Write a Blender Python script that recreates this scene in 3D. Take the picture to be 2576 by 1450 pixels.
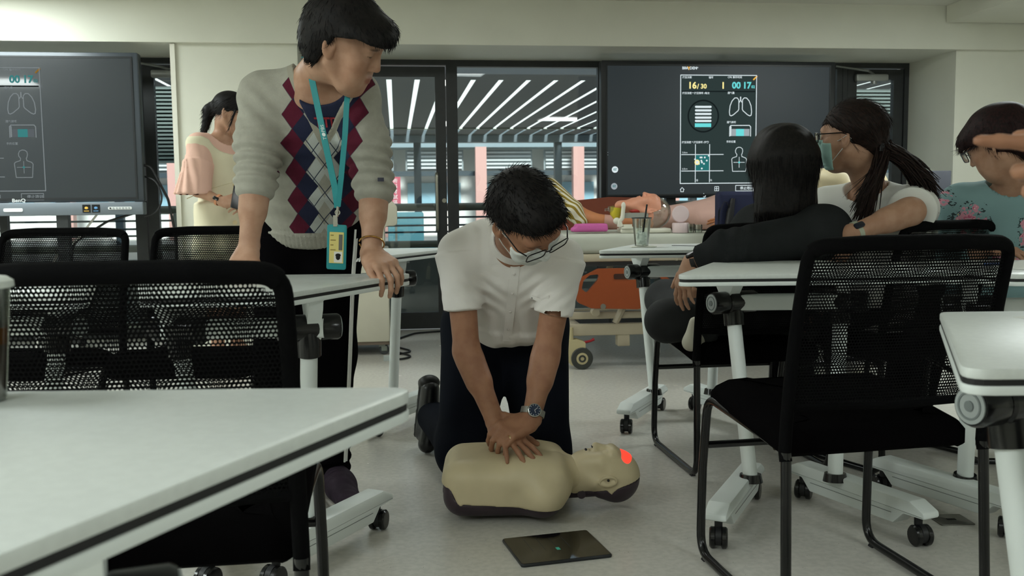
import bpy, bmesh, math, random
import numpy as np
from mathutils import Matrix, Vector
random.seed(7)
PI = math.pi
for _o in list(bpy.data.objects): bpy.data.objects.remove(_o)
SC = bpy.context.scene
COL = SC.collection

# ------------------------------------------------------------------ camera
FPX = 2400.0; EYE = Vector((0, 0, .935)); PIT = math.atan(215 / FPX); ROLL = .0105
_R = Vector((1, 0, 0)); _U = Vector((0, math.sin(PIT), math.cos(PIT))); _F = Vector((0, math.cos(PIT), -math.sin(PIT)))
_R2 = _R * math.cos(ROLL) - _U * math.sin(ROLL); _U2 = _U * math.cos(ROLL) + _R * math.sin(ROLL)
cam = bpy.data.cameras.new('camera'); camo = bpy.data.objects.new('camera', cam); COL.objects.link(camo)
cam.sensor_width = 36; cam.lens = 36 * FPX / 2576; cam.clip_start = .02; cam.clip_end = 200
m3 = Matrix((_R2, _U2, -_F)).transposed()
camo.matrix_world = Matrix.Translation(EYE) @ m3.to_4x4()
cam.dof.use_dof = True; cam.dof.focus_distance = 2.9; cam.dof.aperture_fstop = 9.0
SC.camera = camo
def at(px, py, Y):
    v = _F + _R2 * ((px - 1288) / FPX) - _U2 * ((py - 725) / FPX)
    return EYE + v * (Y / v.y)
def onz(px, py, z):
    v = _F + _R2 * ((px - 1288) / FPX) - _U2 * ((py - 725) / FPX)
    return EYE + v * ((z - EYE.z) / v.z)

# ------------------------------------------------------------------ sky, sun, exposure
w = bpy.data.worlds.new('sky'); SC.world = w; w.use_nodes = True
bg = w.node_tree.nodes['Background']; bg.inputs[0].default_value = (.80, .92, 1.0, 1); bg.inputs[1].default_value = .85
sun = bpy.data.lights.new('sun', 'SUN'); sun.energy = 6.0; sun.angle = .2; sun.color = (1, .97, .92)
suno = bpy.data.objects.new('sun', sun); COL.objects.link(suno); suno.rotation_euler = (math.radians(52), 0, math.radians(12))
vs = SC.view_settings; vs.view_transform = 'Standard'; vs.look = 'None'; vs.exposure = 0.0; vs.gamma = 1.0; vs.use_curve_mapping = False
SC.cycles.max_bounces = 10; SC.cycles.transparent_max_bounces = 24; SC.cycles.sample_clamp_indirect = 4.0

# ------------------------------------------------------------------ materials
def lin(c):
    if isinstance(c, str): c = tuple(int(c[i:i+2], 16) / 255 for i in (0, 2, 4))
    return tuple((x / 12.92 if x <= .04045 else ((x + .055) / 1.055) ** 2.4) for x in c)
MATS = {}
def M(name, c, rough=.5, metal=0, spec=.5, noise=None, bump=None, emit=0, coat=0, trans=0, alpha=1, ior=1.45, sheen=0, sss=0):
    if name in MATS: return MATS[name]
    m = bpy.data.materials.new(name); m.use_nodes = True; nt = m.node_tree; b = nt.nodes['Principled BSDF']
    rgb = lin(c) + (1,)
    b.inputs['Base Color'].default_value = rgb; b.inputs['Roughness'].default_value = rough; b.inputs['Metallic'].default_value = metal
    b.inputs['Specular IOR Level'].default_value = spec; b.inputs['Coat Weight'].default_value = coat; b.inputs['Transmission Weight'].default_value = trans
    b.inputs['IOR'].default_value = ior; b.inputs['Alpha'].default_value = alpha; b.inputs['Sheen Weight'].default_value = sheen
    if sss: b.inputs['Subsurface Weight'].default_value = sss; b.inputs['Subsurface Radius'].default_value = (.02, .008, .004); b.inputs['Subsurface Scale'].default_value = .3
    if emit: b.inputs['Emission Color'].default_value = rgb; b.inputs['Emission Strength'].default_value = emit
    if noise or bump: tc = nt.nodes.new('ShaderNodeTexCoord')
    if noise:
        n = nt.nodes.new('ShaderNodeTexNoise'); n.inputs['Scale'].default_value = noise[0]; n.inputs['Detail'].default_value = 4
        nt.links.new(tc.outputs['Object'], n.inputs['Vector'])
        mx = nt.nodes.new('ShaderNodeMix'); mx.data_type = 'RGBA'
        k = noise[1]; c2 = lin(noise[2]) + (1,) if len(noise) > 2 else tuple(x * (1 - k) for x in rgb[:3]) + (1,)
        mp = nt.nodes.new('ShaderNodeMapRange'); mp.inputs[1].default_value = .38; mp.inputs[2].default_value = .62
        nt.links.new(n.outputs[0], mp.inputs[0]); nt.links.new(mp.outputs[0], mx.inputs[0])
        mx.inputs[6].default_value = rgb; mx.inputs[7].default_value = c2
        nt.links.new(mx.outputs[2], b.inputs['Base Color'])
    if bump:
        n = nt.nodes.new('ShaderNodeTexNoise'); n.inputs['Scale'].default_value = bump[0]; n.inputs['Detail'].default_value = 3
        nt.links.new(tc.outputs['Object'], n.inputs['Vector'])
        bp = nt.nodes.new('ShaderNodeBump'); bp.inputs['Strength'].default_value = bump[1]; bp.inputs['Distance'].default_value = .002
        nt.links.new(n.outputs[0], bp.inputs['Height']); nt.links.new(bp.outputs[0], b.inputs['Normal'])
    MATS[name] = m
    return m
def emis(name, c, s=1.0):
    if name in MATS: return MATS[name]
    m = bpy.data.materials.new(name); m.use_nodes = True; nt = m.node_tree; nt.nodes.clear()
    e = nt.nodes.new('ShaderNodeEmission'); e.inputs[0].default_value = lin(c) + (1,); e.inputs[1].default_value = s
    o = nt.nodes.new('ShaderNodeOutputMaterial'); nt.links.new(e.outputs[0], o.inputs[0]); MATS[name] = m
    return m
def glassmat(name, tint=(.9, .95, .95), refl=.12, rough=.0):
    if name in MATS: return MATS[name]
    m = bpy.data.materials.new(name); m.use_nodes = True; nt = m.node_tree; nt.nodes.clear()
    t = nt.nodes.new('ShaderNodeBsdfTransparent'); t.inputs[0].default_value = tint + (1,)
    g = nt.nodes.new('ShaderNodeBsdfGlossy'); g.inputs['Roughness'].default_value = rough
    fr = nt.nodes.new('ShaderNodeLayerWeight'); fr.inputs[0].default_value = .25
    mp = nt.nodes.new('ShaderNodeMapRange'); mp.inputs[3].default_value = refl * .5; mp.inputs[4].default_value = .8
    mx = nt.nodes.new('ShaderNodeMixShader'); o = nt.nodes.new('ShaderNodeOutputMaterial')
    nt.links.new(fr.outputs['Fresnel'], mp.inputs[0]); nt.links.new(mp.outputs[0], mx.inputs[0])
    nt.links.new(t.outputs[0], mx.inputs[1]); nt.links.new(g.outputs[0], mx.inputs[2]); nt.links.new(mx.outputs[0], o.inputs[0])
    MATS[name] = m
    return m

# ------------------------------------------------------------------ mesh tools
def offs(poly, d):
    """inset a ccw polygon by d"""
    n = len(poly); out = []
    for i in range(n):
        p0, p1, p2 = (Vector(poly[(i + k) % n][:2]) for k in (-1, 0, 1))
        e1 = (p1 - p0); e2 = (p2 - p1)
        if e1.length < 1e-9 or e2.length < 1e-9: out.append(tuple(p1)); continue
        e1.normalize(); e2.normalize()
        n1 = Vector((-e1.y, e1.x)); n2 = Vector((-e2.y, e2.x)); b = n1 + n2
        if b.length < 1e-6: b = n1
        b.normalize(); c = max(.35, b.dot(n1)); out.append(tuple(p1 + b * (d / c)))
    return out
def rpoly(pts, r, n=5):
    """round the corners of a polygon; r one number or a list"""
    out = []; N = len(pts)
    for i in range(N):
        p0, p1, p2 = (Vector(pts[(i + k) % N]) for k in (-1, 0, 1)); rr = r[i] if isinstance(r, (list, tuple)) else r
        if rr <= 0: out.append(tuple(p1)); continue
        a = (p0 - p1).normalized(); b = (p2 - p1).normalized(); ang = a.angle(b); t = min(rr / math.tan(ang / 2), .49 * (p0 - p1).length, .49 * (p2 - p1).length)
        q0 = p1 + a * t; q1 = p1 + b * t
        for k in range(n + 1):
            s = k / n; out.append(tuple(q0 * (1 - s) ** 2 + p1 * 2 * s * (1 - s) + q1 * s * s))
    return out
def rect(x0, x1, y0, y1, r=0, n=4):
    p = [(x0, y0), (x1, y0), (x1, y1), (x0, y1)]
    return rpoly(p, r, n) if r else p
def fillet(pts, r, n=6):
    pts = [Vector(p) for p in pts]; out = [pts[0]]
    for i in range(1, len(pts) - 1):
        p0, p1, p2 = pts[i-1], pts[i], pts[i+1]; a = (p0 - p1); b = (p2 - p1); la, lb = a.length, b.length; a.normalize(); b.normalize()
        rr = r[i] if isinstance(r, (list, tuple)) else r
        ang = a.angle(b)
        if ang > PI - .01 or rr <= 0: out.append(p1); continue
        t = min(rr / math.tan(ang / 2), .48 * la, .48 * lb); q0 = p1 + a * t; q1 = p1 + b * t
        for k in range(n + 1):
            s = k / n; out.append(q0 * (1 - s) ** 2 + p1 * 2 * s * (1 - s) + q1 * s * s)
    out.append(pts[-1]); return out
class MB:
    def __init__(s, T=None): s.v = []; s.f = []; s.T = T
    def add(s, vs, fs):
        o = len(s.v)
        s.v += [(s.T @ Vector(v)) if s.T else Vector(v) for v in vs]; s.f += [tuple(i + o for i in f) for f in fs]; return s
    def box(s, x0, x1, y0, y1, z0, z1):
        vs = [(x, y, z) for z in (z0, z1) for y in (y0, y1) for x in (x0, x1)]
        return s.add(vs, [(0, 2, 3, 1), (4, 5, 7, 6), (0, 1, 5, 4), (2, 6, 7, 3), (0, 4, 6, 2), (1, 3, 7, 5)])
    def prism(s, poly, z0, z1, ch=0, A=None):
        """poly in xy, extruded z0..z1, edge chamfer ch; A maps (x,y,z) elsewhere"""
        n = len(poly)
        if ch: rings = [(offs(poly, ch), z0), (offs(poly, ch * .3), z0 + ch * .3), (poly, z0 + ch), (poly, z1 - ch), (offs(poly, ch * .3), z1 - ch * .3), (offs(poly, ch), z1)]
        else: rings = [(poly, z0), (poly, z1)]
        vs = [(x, y, z) for pl, z in rings for x, y in pl]; fs = []
        if A: vs = [A(*v) for v in vs]
        for k in range(len(rings) - 1):
            for i in range(n): j = (i + 1) % n; fs.append((k*n+i, k*n+j, k*n+n+j, k*n+n+i))
        fs.append(tuple(range(n - 1, -1, -1))); fs.append(tuple(range((len(rings)-1)*n, len(rings)*n)))
        return s.add(vs, fs)
    def rbox(s, x0, x1, y0, y1, z0, z1, r=.01, ch=None):
        return s.prism(rect(x0, x1, y0, y1, r), z0, z1, ch if ch is not None else min(r, (z1 - z0) * .3))
    def tube(s, path, r, n=10, closed=False, r2=None, up=None, caps=True):
        P = [Vector(p) for p in path]; N = len(P)
        rs = r if isinstance(r, (list, tuple, np.ndarray)) else [r] * N
        vs = []; ref = Vector(up) if up else None
        for i in range(N):
            if closed: t = P[(i+1) % N] - P[i-1]
            else: t = P[min(i+1, N-1)] - P[max(i-1, 0)]
            t.normalize()
            if ref is None: ref = t.orthogonal()
            a = ref - t * ref.dot(t)
            if a.length < 1e-6: a = t.orthogonal()
            a.normalize(); b = t.cross(a)
            if not up: ref = a
            q = (r2 / r if r2 and not isinstance(r, (list, tuple)) else 1)
            for k in range(n): an = 2 * PI * k / n; vs.append(P[i] + (a * math.cos(an) + b * math.sin(an) * q) * rs[i])
        fs = []
        for i in range(N if closed else N - 1):
            j = (i + 1) % N
            for k in range(n): l = (k + 1) % n; fs.append((i*n+k, i*n+l, j*n+l, j*n+k))
        if caps and not closed: fs.append(tuple(range(n - 1, -1, -1))); fs.append(tuple(range((N-1)*n, N*n)))
        return s.add(vs, fs)
    def cyl(s, p0, p1, r0, r1=None, n=16): return s.tube([p0, p1], [r0, r0 if r1 is None else r1], n)
    def lathe(s, prof, n=24, c=(0, 0, 0), ax=(0, 0, 1), closed=False):
        ax = Vector(ax).normalized(); a = ax.orthogonal().normalized(); b = ax.cross(a); c = Vector(c); m = len(prof)
        vs = [c + ax * z + (a * math.cos(2*PI*k/n) + b * math.sin(2*PI*k/n)) * r for r, z in prof for k in range(n)]; fs = []
        for i in range(m if closed else m - 1):
            j = (i + 1) % m
            for k in range(n): l = (k + 1) % n; fs.append((i*n+k, i*n+l, j*n+l, j*n+k))
        if not closed:
            if prof[0][0] > 1e-6: fs.append(tuple(range(n - 1, -1, -1)))
            if prof[-1][0] > 1e-6: fs.append(tuple(range((m-1)*n, m*n)))
        return s.add(vs, fs)
    def ell(s, c, r, n=16, R=None):
        c = Vector(c); r = r if isinstance(r, (tuple, list)) else (r, r, r); m = n // 2; vs = []; fs = []
        for i in range(m + 1):
            th = PI * i / m
            for k in range(n):
                ph = 2 * PI * k / n; v = Vector((r[0]*math.sin(th)*math.cos(ph), r[1]*math.sin(th)*math.sin(ph), r[2]*math.cos(th)))
                vs.append(c + (R @ v if R else v))
        for i in range(m):
            for k in range(n): l = (k+1) % n; fs.append((i*n+k, (i+1)*n+k, (i+1)*n+l, i*n+l))
        return s.add(vs, fs)
    def strip(s, path, wv, th):
        """flat ribbon along path, width vectors wv (one or list), thickness th"""
        P = [Vector(p) for p in path]; N = len(P); W = [Vector(x) for x in wv] if isinstance(wv[0], (list, tuple, Vector)) else [Vector(wv)] * N
        vs = []
        for i in range(N):
            t = (P[min(i+1, N-1)] - P[max(i-1, 0)]).normalized(); nn = t.cross(W[i]).normalized() * th / 2
            vs += [P[i]-W[i]/2-nn, P[i]+W[i]/2-nn, P[i]+W[i]/2+nn, P[i]-W[i]/2+nn]
        fs = [(3, 2, 1, 0), tuple(4*(N-1)+k for k in range(4))]
        for i in range(N-1):
            for k in range(4): l = (k+1) % 4; fs.append((4*i+k, 4*i+l, 4*i+4+l, 4*i+4+k))
        return s.add(vs, fs)
    def mesh(s, name):
        me = bpy.data.meshes.new(name); me.from_pydata([tuple(v) for v in s.v], [], s.f)
        bm = bmesh.new(); bm.from_mesh(me); bmesh.ops.remove_doubles(bm, verts=bm.verts, dist=1e-6); bmesh.ops.recalc_face_normals(bm, faces=bm.faces); bm.to_mesh(me); bm.free()
        return me
def obj(name, mb, mat, parent=None, smooth=40, origin=None):
    me = mb if isinstance(mb, bpy.types.Mesh) else mb.mesh(name)
    if origin is not None: me.transform(Matrix.Translation(-Vector(origin)))
    if smooth:
        me.polygons.foreach_set('use_smooth', [True] * len(me.polygons)); me.set_sharp_from_angle(angle=math.radians(smooth))
    if mat and not me.materials: me.materials.append(mat)
    o = bpy.data.objects.new(name, me); COL.objects.link(o)
    if parent: o.parent = parent
    return o
def tag(o, label, cat, group=None):
    o['label'] = label; o['category'] = cat
    if group: o['group'] = group
    return o
def struct(o): o['kind'] = 'structure'; return o
def thing(name, label, cat, loc=(0, 0, 0), rot=0, group=None):
    o = bpy.data.objects.new(name, None); COL.objects.link(o); o.empty_display_size = .05
    o.location = loc; o.rotation_euler = (0, 0, rot); return tag(o, label, cat, group)
def dup(root, loc, rot, label=None):
    r = root.copy(); COL.objects.link(r); r.location = loc; r.rotation_euler = (0, 0, rot)
    if label: r['label'] = label
    for ch in list(root.children):
        c = ch.copy(); COL.objects.link(c); c.parent = r
        for g in list(ch.children):
            d = g.copy(); COL.objects.link(d); d.parent = c
    return r
def textmesh(body, size=.1, align='LEFT', ext=0, bold=0):
    cu = bpy.data.curves.new('t', 'FONT'); cu.body = body; cu.size = size; cu.align_x = align; cu.extrude = ext; cu.offset = bold; cu.resolution_u = 3
    o = bpy.data.objects.new('t', cu); COL.objects.link(o)
    dg = bpy.context.evaluated_depsgraph_get(); dg.update(); me = bpy.data.meshes.new_from_object(o.evaluated_get(dg))
    bpy.data.objects.remove(o); bpy.data.curves.remove(cu); me.materials.clear()
    return me
def addtext(mb, body, size, fn, align='LEFT', bold=0):
    me = textmesh(body, size, align, 0, bold)
    mb.add([fn(v.co.x, v.co.y) for v in me.vertices], [tuple(p.vertices) for p in me.polygons]); bpy.data.meshes.remove(me)
# ================================================================== the room
WA = math.atan(.12); W0 = Vector((0, 7.13, 0))            # window wall: x' along it, y' outwards
WM = Matrix.Translation(W0) @ Matrix.Rotation(WA, 4, 'Z')
def wobj(name, mb, mat, parent=None, smooth=40):
    o = obj(name, mb, mat, parent, smooth)
    if not parent: o.matrix_world = WM
    return o
def wpt(u, n, z): return WM @ Vector((u, n, z))
cream = M('cream_wall_paint', 'DADACD', .55, noise=(3, .04), bump=(60, .05))
# floor: pale speckled vinyl
fm = M('floor_vinyl', 'C9C6BE', .24, noise=(55, .10), spec=.5)
def floor_nodes():
    nt = fm.node_tree; b = nt.nodes['Principled BSDF']; tc = nt.nodes.new('ShaderNodeTexCoord')
    n2 = nt.nodes.new('ShaderNodeTexNoise'); n2.inputs['Scale'].default_value = 3.0; n2.inputs['Detail'].default_value = 6
    nt.links.new(tc.outputs['Object'], n2.inputs['Vector'])
    mp = nt.nodes.new('ShaderNodeMapRange'); mp.inputs[1].default_value = .3; mp.inputs[2].default_value = .7; mp.inputs[3].default_value = .255; mp.inputs[4].default_value = .275
    nt.links.new(n2.outputs[0], mp.inputs[0]); nt.links.new(mp.outputs[0], b.inputs['Roughness'])
    vo = nt.nodes.new('ShaderNodeTexVoronoi'); vo.inputs['Scale'].default_value = 38; nt.links.new(tc.outputs['Object'], vo.inputs['Vector'])
    lt = nt.nodes.new('ShaderNodeMath'); lt.operation = 'LESS_THAN'; lt.inputs[1].default_value = .045; nt.links.new(vo.outputs['Distance'], lt.inputs[0])
    mx = nt.nodes.new('ShaderNodeMix'); mx.data_type = 'RGBA'; old = b.inputs['Base Color'].links[0].from_socket
    nt.links.new(old, mx.inputs[6]); mx.inputs[7].default_value = lin('6E685E') + (1,); nt.links.new(lt.outputs[0], mx.inputs[0]); nt.links.new(mx.outputs[2], b.inputs['Base Color'])
floor_nodes()
struct(obj('floor', MB().add([(-5.2, -3.2, 0), (5.4, -3.2, 0), (5.4, 7.778, 0), (-5.2, 6.506, 0)], [(0, 1, 2, 3)]), fm, None, 0))
struct(obj('ceiling', MB().add([(-5.2, -3.2, 2.27), (5.4, -3.2, 2.27), (5.4, 7.9, 2.27), (-5.2, 6.6, 2.27), (-5.2, -3.2, 2.4), (5.4, -3.2, 2.4), (5.4, 7.9, 2.4), (-5.2, 6.6, 2.4)], [(0, 3, 2, 1), (4, 5, 6, 7), (0, 1, 5, 4), (1, 2, 6, 5), (2, 3, 7, 6), (3, 0, 4, 7)]), M('ceiling_paint', 'D2D2C8', .7), None, 0))
struct(obj('wall_left', MB().box(-5.4, -5.2, -3.4, 6.9, 0, 2.4), cream, None, 0))
struct(obj('wall_right', MB().box(5.4, 5.6, -3.4, 8.1, 0, 2.4), cream, None, 0))
struct(obj('wall_back', MB().box(-5.2, 5.4, -3.4, -3.2, 0, 2.4), cream, None, 0))
# deep beam over the windows, and the two pillars
struct(wobj('trim_1', MB().box(-6, 6, -.70, .16, 1.972, 2.27), cream, None, 0))
struct(wobj('wall_pillar_left', MB().box(-2.232, -1.466, -.655, .15, 0, 1.972), cream, None, 0))
struct(wobj('wall_pillar_right', MB().box(3.095, 6, -.655, .15, 0, 1.972), cream, None, 0))
struct(wobj('trim_2', MB().box(-2.262, -2.232, -.672, -.64, 0, 1.968), M('white_conduit', 'E4E2D6', .4), None, 0))
struct(wobj('trim_3', MB().box(2.98, 5.2, -2.6, -.71, 2.155, 2.269), cream, None, 0))
# window wall: dark aluminium frames, panes, doors
alu = M('dark_aluminium', '37393A', .45, .3, noise=(20, .12)); alu2 = M('grey_aluminium', '8B9189', .4, .4)
pane = glassmat('window_glass', (.86, .92, .93), .10)
def win(name, u0, u1, bars=(), z0=.06, z1=1.925, fw=.045):
    f = struct(wobj(name, MB().box(u0, u1, -.03, .03, 1.925, 1.972).box(u0, u0 + fw, -.03, .03, .0, 1.925).box(u1 - fw, u1, -.03, .03, .0, 1.925), alu, None, 0))
    wobj('sill_bar', MB().box(u0 + fw, u1 - fw, -.045, .045, 0, .055), alu, f, 0)
    wobj('bottom_rail', MB().box(u0 + fw, u1 - fw, -.04, .03, .055, .105), alu2, f, 0)
    for b0, b1 in bars: wobj('mullion', MB().box(b0, b1, -.025, .025, .105, 1.925), alu, f, 0)
    xs = [u0 + fw] + [x for b in bars for x in b] + [u1 - fw]
    for i in range(0, len(xs), 2): wobj('pane', MB().box(xs[i], xs[i+1], -.004, .004, .105, 1.925), pane, f, 0)
    return f
w1 = win('window_1', -5.6, -2.64, [(-4.6, -4.55), (-3.6, -3.55)])
w2 = win('window_2', -.435, .70, [])
w3 = win('window_3', .70, 2.56, [(1.6, 1.64)])
wobj('mid_rail', MB().box(-.39, .655, -.02, .02, .335, .352), alu2, w2, 0); wobj('joint_bar', MB().box(-.83+.5, -.815+.5, -.012, .012, .105, .335), alu2, w2, 0)
def door(name, u0, u1, handle=None, closer=None):
    f = struct(wobj(name, MB().box(u0, u1, -.035, .035, 1.935, 1.972).box(u0, u0 + .035, -.035, .035, 0, 1.935).box(u1 - .035, u1, -.035, .035, 0, 1.935), alu, None, 0))
    a, b = u0 + .042, u1 - .042
    lf = wobj('door_leaf', MB().box(a, a + .075, -.025, .025, .01, 1.925).box(b - .075, b, -.025, .025, .01, 1.925).box(a + .075, b - .075, -.025, .025, 1.85, 1.925).box(a + .075, b - .075, -.025, .025, .01, .13), alu, f, 0)
    wobj('pane', MB().box(a + .075, b - .075, -.005, .005, .13, 1.85), pane, f, 0)
    if handle:
        h = MB().tube(fillet([(handle, -.02, 1.155), (handle, -.085, 1.155), (handle, -.085, .735), (handle, -.02, .735)], .03), .0125, 10)
        wobj('pull_handle', h, M('brushed_steel', 'A9A79C', .3, .9), lf)
        wobj('lock_cylinder', MB().cyl((handle + .055, -.02, .955), (handle + .055, -.034, .955), .016), M('brushed_steel', 'A9A79C', .3, .9), lf)
    if closer:
        wobj('door_closer', MB().rbox(closer - .13, closer + .13, -.075, -.03, 1.83, 1.885, .012).cyl((closer + .02, -.05, 1.81), (closer + .02, -.05, 1.835), .022), M('closer_silver', 'A7A9A6', .35, .5), lf)
        wobj('closer_arm', MB().tube([(closer + .02, -.05, 1.885), (closer - .06, -.12, 1.90), (closer - .28, -.04, 1.945)], .009, 6), M('closer_arm_grey', '7E807E', .4, .5), lf)
    return f
d1 = door('door_1', -1.466, -.435, handle=-.553)
d2 = door('door_2', -2.64, -2.235 + .0, closer=-2.40)
d3 = door('door_3', 2.56, 3.095, closer=2.78)
# ================================================================== outside
ext = M('far_white_wall', 'E8EAE6', .7); dk = M('dark_steel_blue', '3C4A52', .5); dk2 = M('canopy_board', '2C3236', .6)
struct(wobj('floor_outside', MB().box(-30, 30, .06, 40, -.15, -.02), M('outside_paving', 'C6C2BA', .6, noise=(2, .1)), None, 0))
par = wobj('parapet', MB().box(-7, 7, .95, 1.07, -.02, .50), M('parapet_concrete', '6B6A66', .7, noise=(4, .2)), None, 0); tag(par, 'low grey parapet wall outside the glass doors', 'parapet')
rail = thing('walkway_railing', 'brown grey pipe railing with thin rods outside the windows', 'railing'); rail.matrix_world = WM
pipe = M('railing_pipe', '6A675C', .35, .4)
obj('top_pipe', MB().cyl((-7, .85, .905), (7, .85, .905), .032), pipe, rail); obj('bottom_pipe', MB().cyl((-7, .85, .60), (7, .85, .60), .03), pipe, rail)
for z in (.82, .755, .70): obj('rod', MB().cyl((-7, .85, z), (7, .85, z), .008, n=8), dk, rail)
for k in range(-5, 6): obj('post', MB().box(k * 1.3 - .02, k * 1.3 + .02, .83, .87, .0, .9), dk, rail, 0)
# covered court beyond: slatted canopy with daylight between its boards
can = thing('slatted_canopy', 'dark slatted canopy with strips of daylight between its boards', 'canopy'); can.matrix_world = WM
bd = MB().box(-.156, .156, 6.2, 16.9, 2.62, 2.628).mesh('board'); bd.materials.append(dk2)
for k in range(-32, 38):
    o = bpy.data.objects.new('board', bd); COL.objects.link(o); o.parent = can; o.location = (k * .385 + .05, 0, 0)
obj('front_fascia', MB().box(-14, 16, 5.6, 6.2, 2.62, 2.95), dk2, can, 0); obj('back_beam', MB().box(-14, 16, 16.9, 17.3, 2.45, 2.75), M('canopy_beam_grey', '6D7A80', .6), can, 0)
obj('tie_rod', MB().cyl((-14, 14.6, 2.60), (16, 14.6, 2.60), .02, n=8), alu2, can)
for u in (-7.5, -3.9, -.30, 3.26, 6.8): obj('canopy_post', MB().box(u - .09, u + .09, 17, 17.2, -.02, 2.45), dk, can, 0)
fac = thing('far_building', 'bright pale building across the covered court with blue tinted windows', 'building'); fac.matrix_world = WM
obj('wall', MB().box(-18, 20, 22, 22.6, -.02, 6), ext, fac, 0)
obj('ledge', MB().box(-18, 20, 20.8, 22, 2.55, 2.75), M('ledge_blue_grey', '8FA0A6', .6), fac, 0)
obj('dark_band', MB().box(-18, 20, 21.2, 21.4, 1.74, 1.88), dk, fac, 0)
bl = M('far_blue_pane', '9CC3D2', .15); wl = M('far_louver', 'DCE2E2', .5)
for k in range(-8, 9):
    u = k * 2.05 + .3
    obj('window', MB().box(u - .8, u + .8, 21.93, 21.99, .75, 1.55), bl, fac, 0)
    lo = obj('louver_window', MB().box(u - .85, u + .85, 21.3, 21.34, 1.9, 2.5), M('louver_grey', '9AA4A6', .4), fac, 0)
    for j in range(5): obj('louver_slat', MB().box(u - .8, u + .8, 21.2, 21.29, 1.95 + j * .11, 2.0 + j * .11), wl, lo, 0)
for k in range(-5, 6):
    u = k * 2.87 + 1.61
    obj('column', MB().box(u - .16, u + .16, 20.6, 20.9, -.02, 2.55), M('pink_column', 'D8A9A0', .6), fac, 0)
# red hanging banner with writing
bn = thing('hanging_banner', 'red vertical banner with white Chinese characters beyond the glass door', 'banner')
p = wpt(-.855, 2.5, 1.05); bn.location = p; bn.rotation_euler = (0, 0, WA)
obj('cloth', MB().box(-.052, .052, 0, .006, -.13, .15), M('banner_red', 'C2566A', .7), bn, 0)
obj('stand_pole', MB().cyl((0, .02, -1.07), (0, .02, .16), .012), alu2, bn); obj('stand_base', MB().cyl((0, .02, -1.07), (0, .02, -1.04), .12), dk, bn)
tx = MB()
for k, ch in enumerate('術科考試區'): addtext(tx, ch, .048, lambda x, y, k=k: (x - .024, -.003, .095 - k * .053 + y))
obj('lettering', tx, M('banner_white', 'F2EDEA', .7), bn, 0)
# slatted shutters outside the narrow panes
def shutter(u0, u1, z0, z1, n, label):
    t = thing('slatted_shutter', label, 'shutter'); t.matrix_world = WM
    obj('shutter_frame', MB().box(u0, u1, n + .05, n + .09, z0, z1), M('shutter_backing', '4B524F', .6), t, 0)
    for u in (u0 - .04, u1): obj('post', MB().box(u, u + .04, n + .03, n + .09, -.02, z1), dk, t, 0)
    z = z0
    while z < z1 - .02: obj('slat', MB().box(u0, u1, n - .01, n + .05, z, z + .017), M('shutter_slat', '7F8A86', .35), t, 0); z += .032
shutter(-4.6, -2.30, 1.30, 1.94, 1.3, 'grey horizontal slat shutter behind the pane left of the white pillar')
shutter(2.3, 4.2, 1.2, 1.94, 1.3, 'grey horizontal slat shutter behind the narrow door by the right pillar')
# outdoor seat seen through the door
oc = thing('outdoor_chair', 'blue green chair standing outside behind the glass door', 'chair', wpt(-.68, 3.6, -.02), WA + .3)
gm = M('teal_plastic', '4F7F88', .5)
obj('seat', MB().rbox(-.22, .22, -.2, .22, .43, .47, .03), gm, oc); obj('backrest', MB().prism(rect(-.21, .21, .52, .86, .03), .2, .235, .01, A=lambda x, y, z: (x, z, y)), gm, oc)
for sx in (-1, 1):
    for y in (-.17, .19): obj('leg', MB().cyl((sx * .19, y, 0), (sx * .19, y, .43), .012, n=8), alu2, oc)

# ================================================================== ceiling lamps (lit), with added fill panels
def ceiling_light(x, y, power, label, lx=1.2, ly=.6):
    t = thing('ceiling_light', label, 'ceiling light', (x, y, 2.27), 0, 'recessed ceiling panels')
    obj('frame', MB().box(-lx/2 - .02, lx/2 + .02, -ly/2 - .02, ly/2 + .02, -.012, 0), M('lamp_frame', 'E6E6E2', .5), t, 0)
    obj('diffuser', MB().box(-lx/2, lx/2, -ly/2, ly/2, -.016, -.011), emis('lamp_diffuser', 'FFFDF4', 3.0), t, 0)
    L = bpy.data.lights.new('lamp', 'AREA'); L.shape = 'RECTANGLE'; L.size = lx; L.size_y = ly; L.energy = power; L.color = (.90, 1, .985)
    lo = bpy.data.objects.new('lamp', L); COL.objects.link(lo); lo.parent = t; lo.location = (0, 0, -.03)
ceiling_light(-3.45, 5.30, 66, 'lit ceiling panel close to the beam above the left display')
ceiling_light(-4.55, 1.5, 84, 'lit ceiling panel over the left desks')
ceiling_light(2.9, 4.8, 42, 'lit ceiling panel in front of the right pillar')
ceiling_light(-.2, 4.5, 7, 'lit ceiling panel over the middle of the room')
ceiling_light(-1.2, -1.0, 36, 'added fill light panel at the back of the room')  # unseen, added behind the camera to brighten surfaces that face it
ceiling_light(-2.1, .75, 27, 'added fill light panel over the large mesh chair')  # added out of view to lift the nearest desk and floor
ceiling_light(3.0, -.6, 46, 'added fill light panel over the right desks')  # unseen panel added behind the camera for more front light
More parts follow.
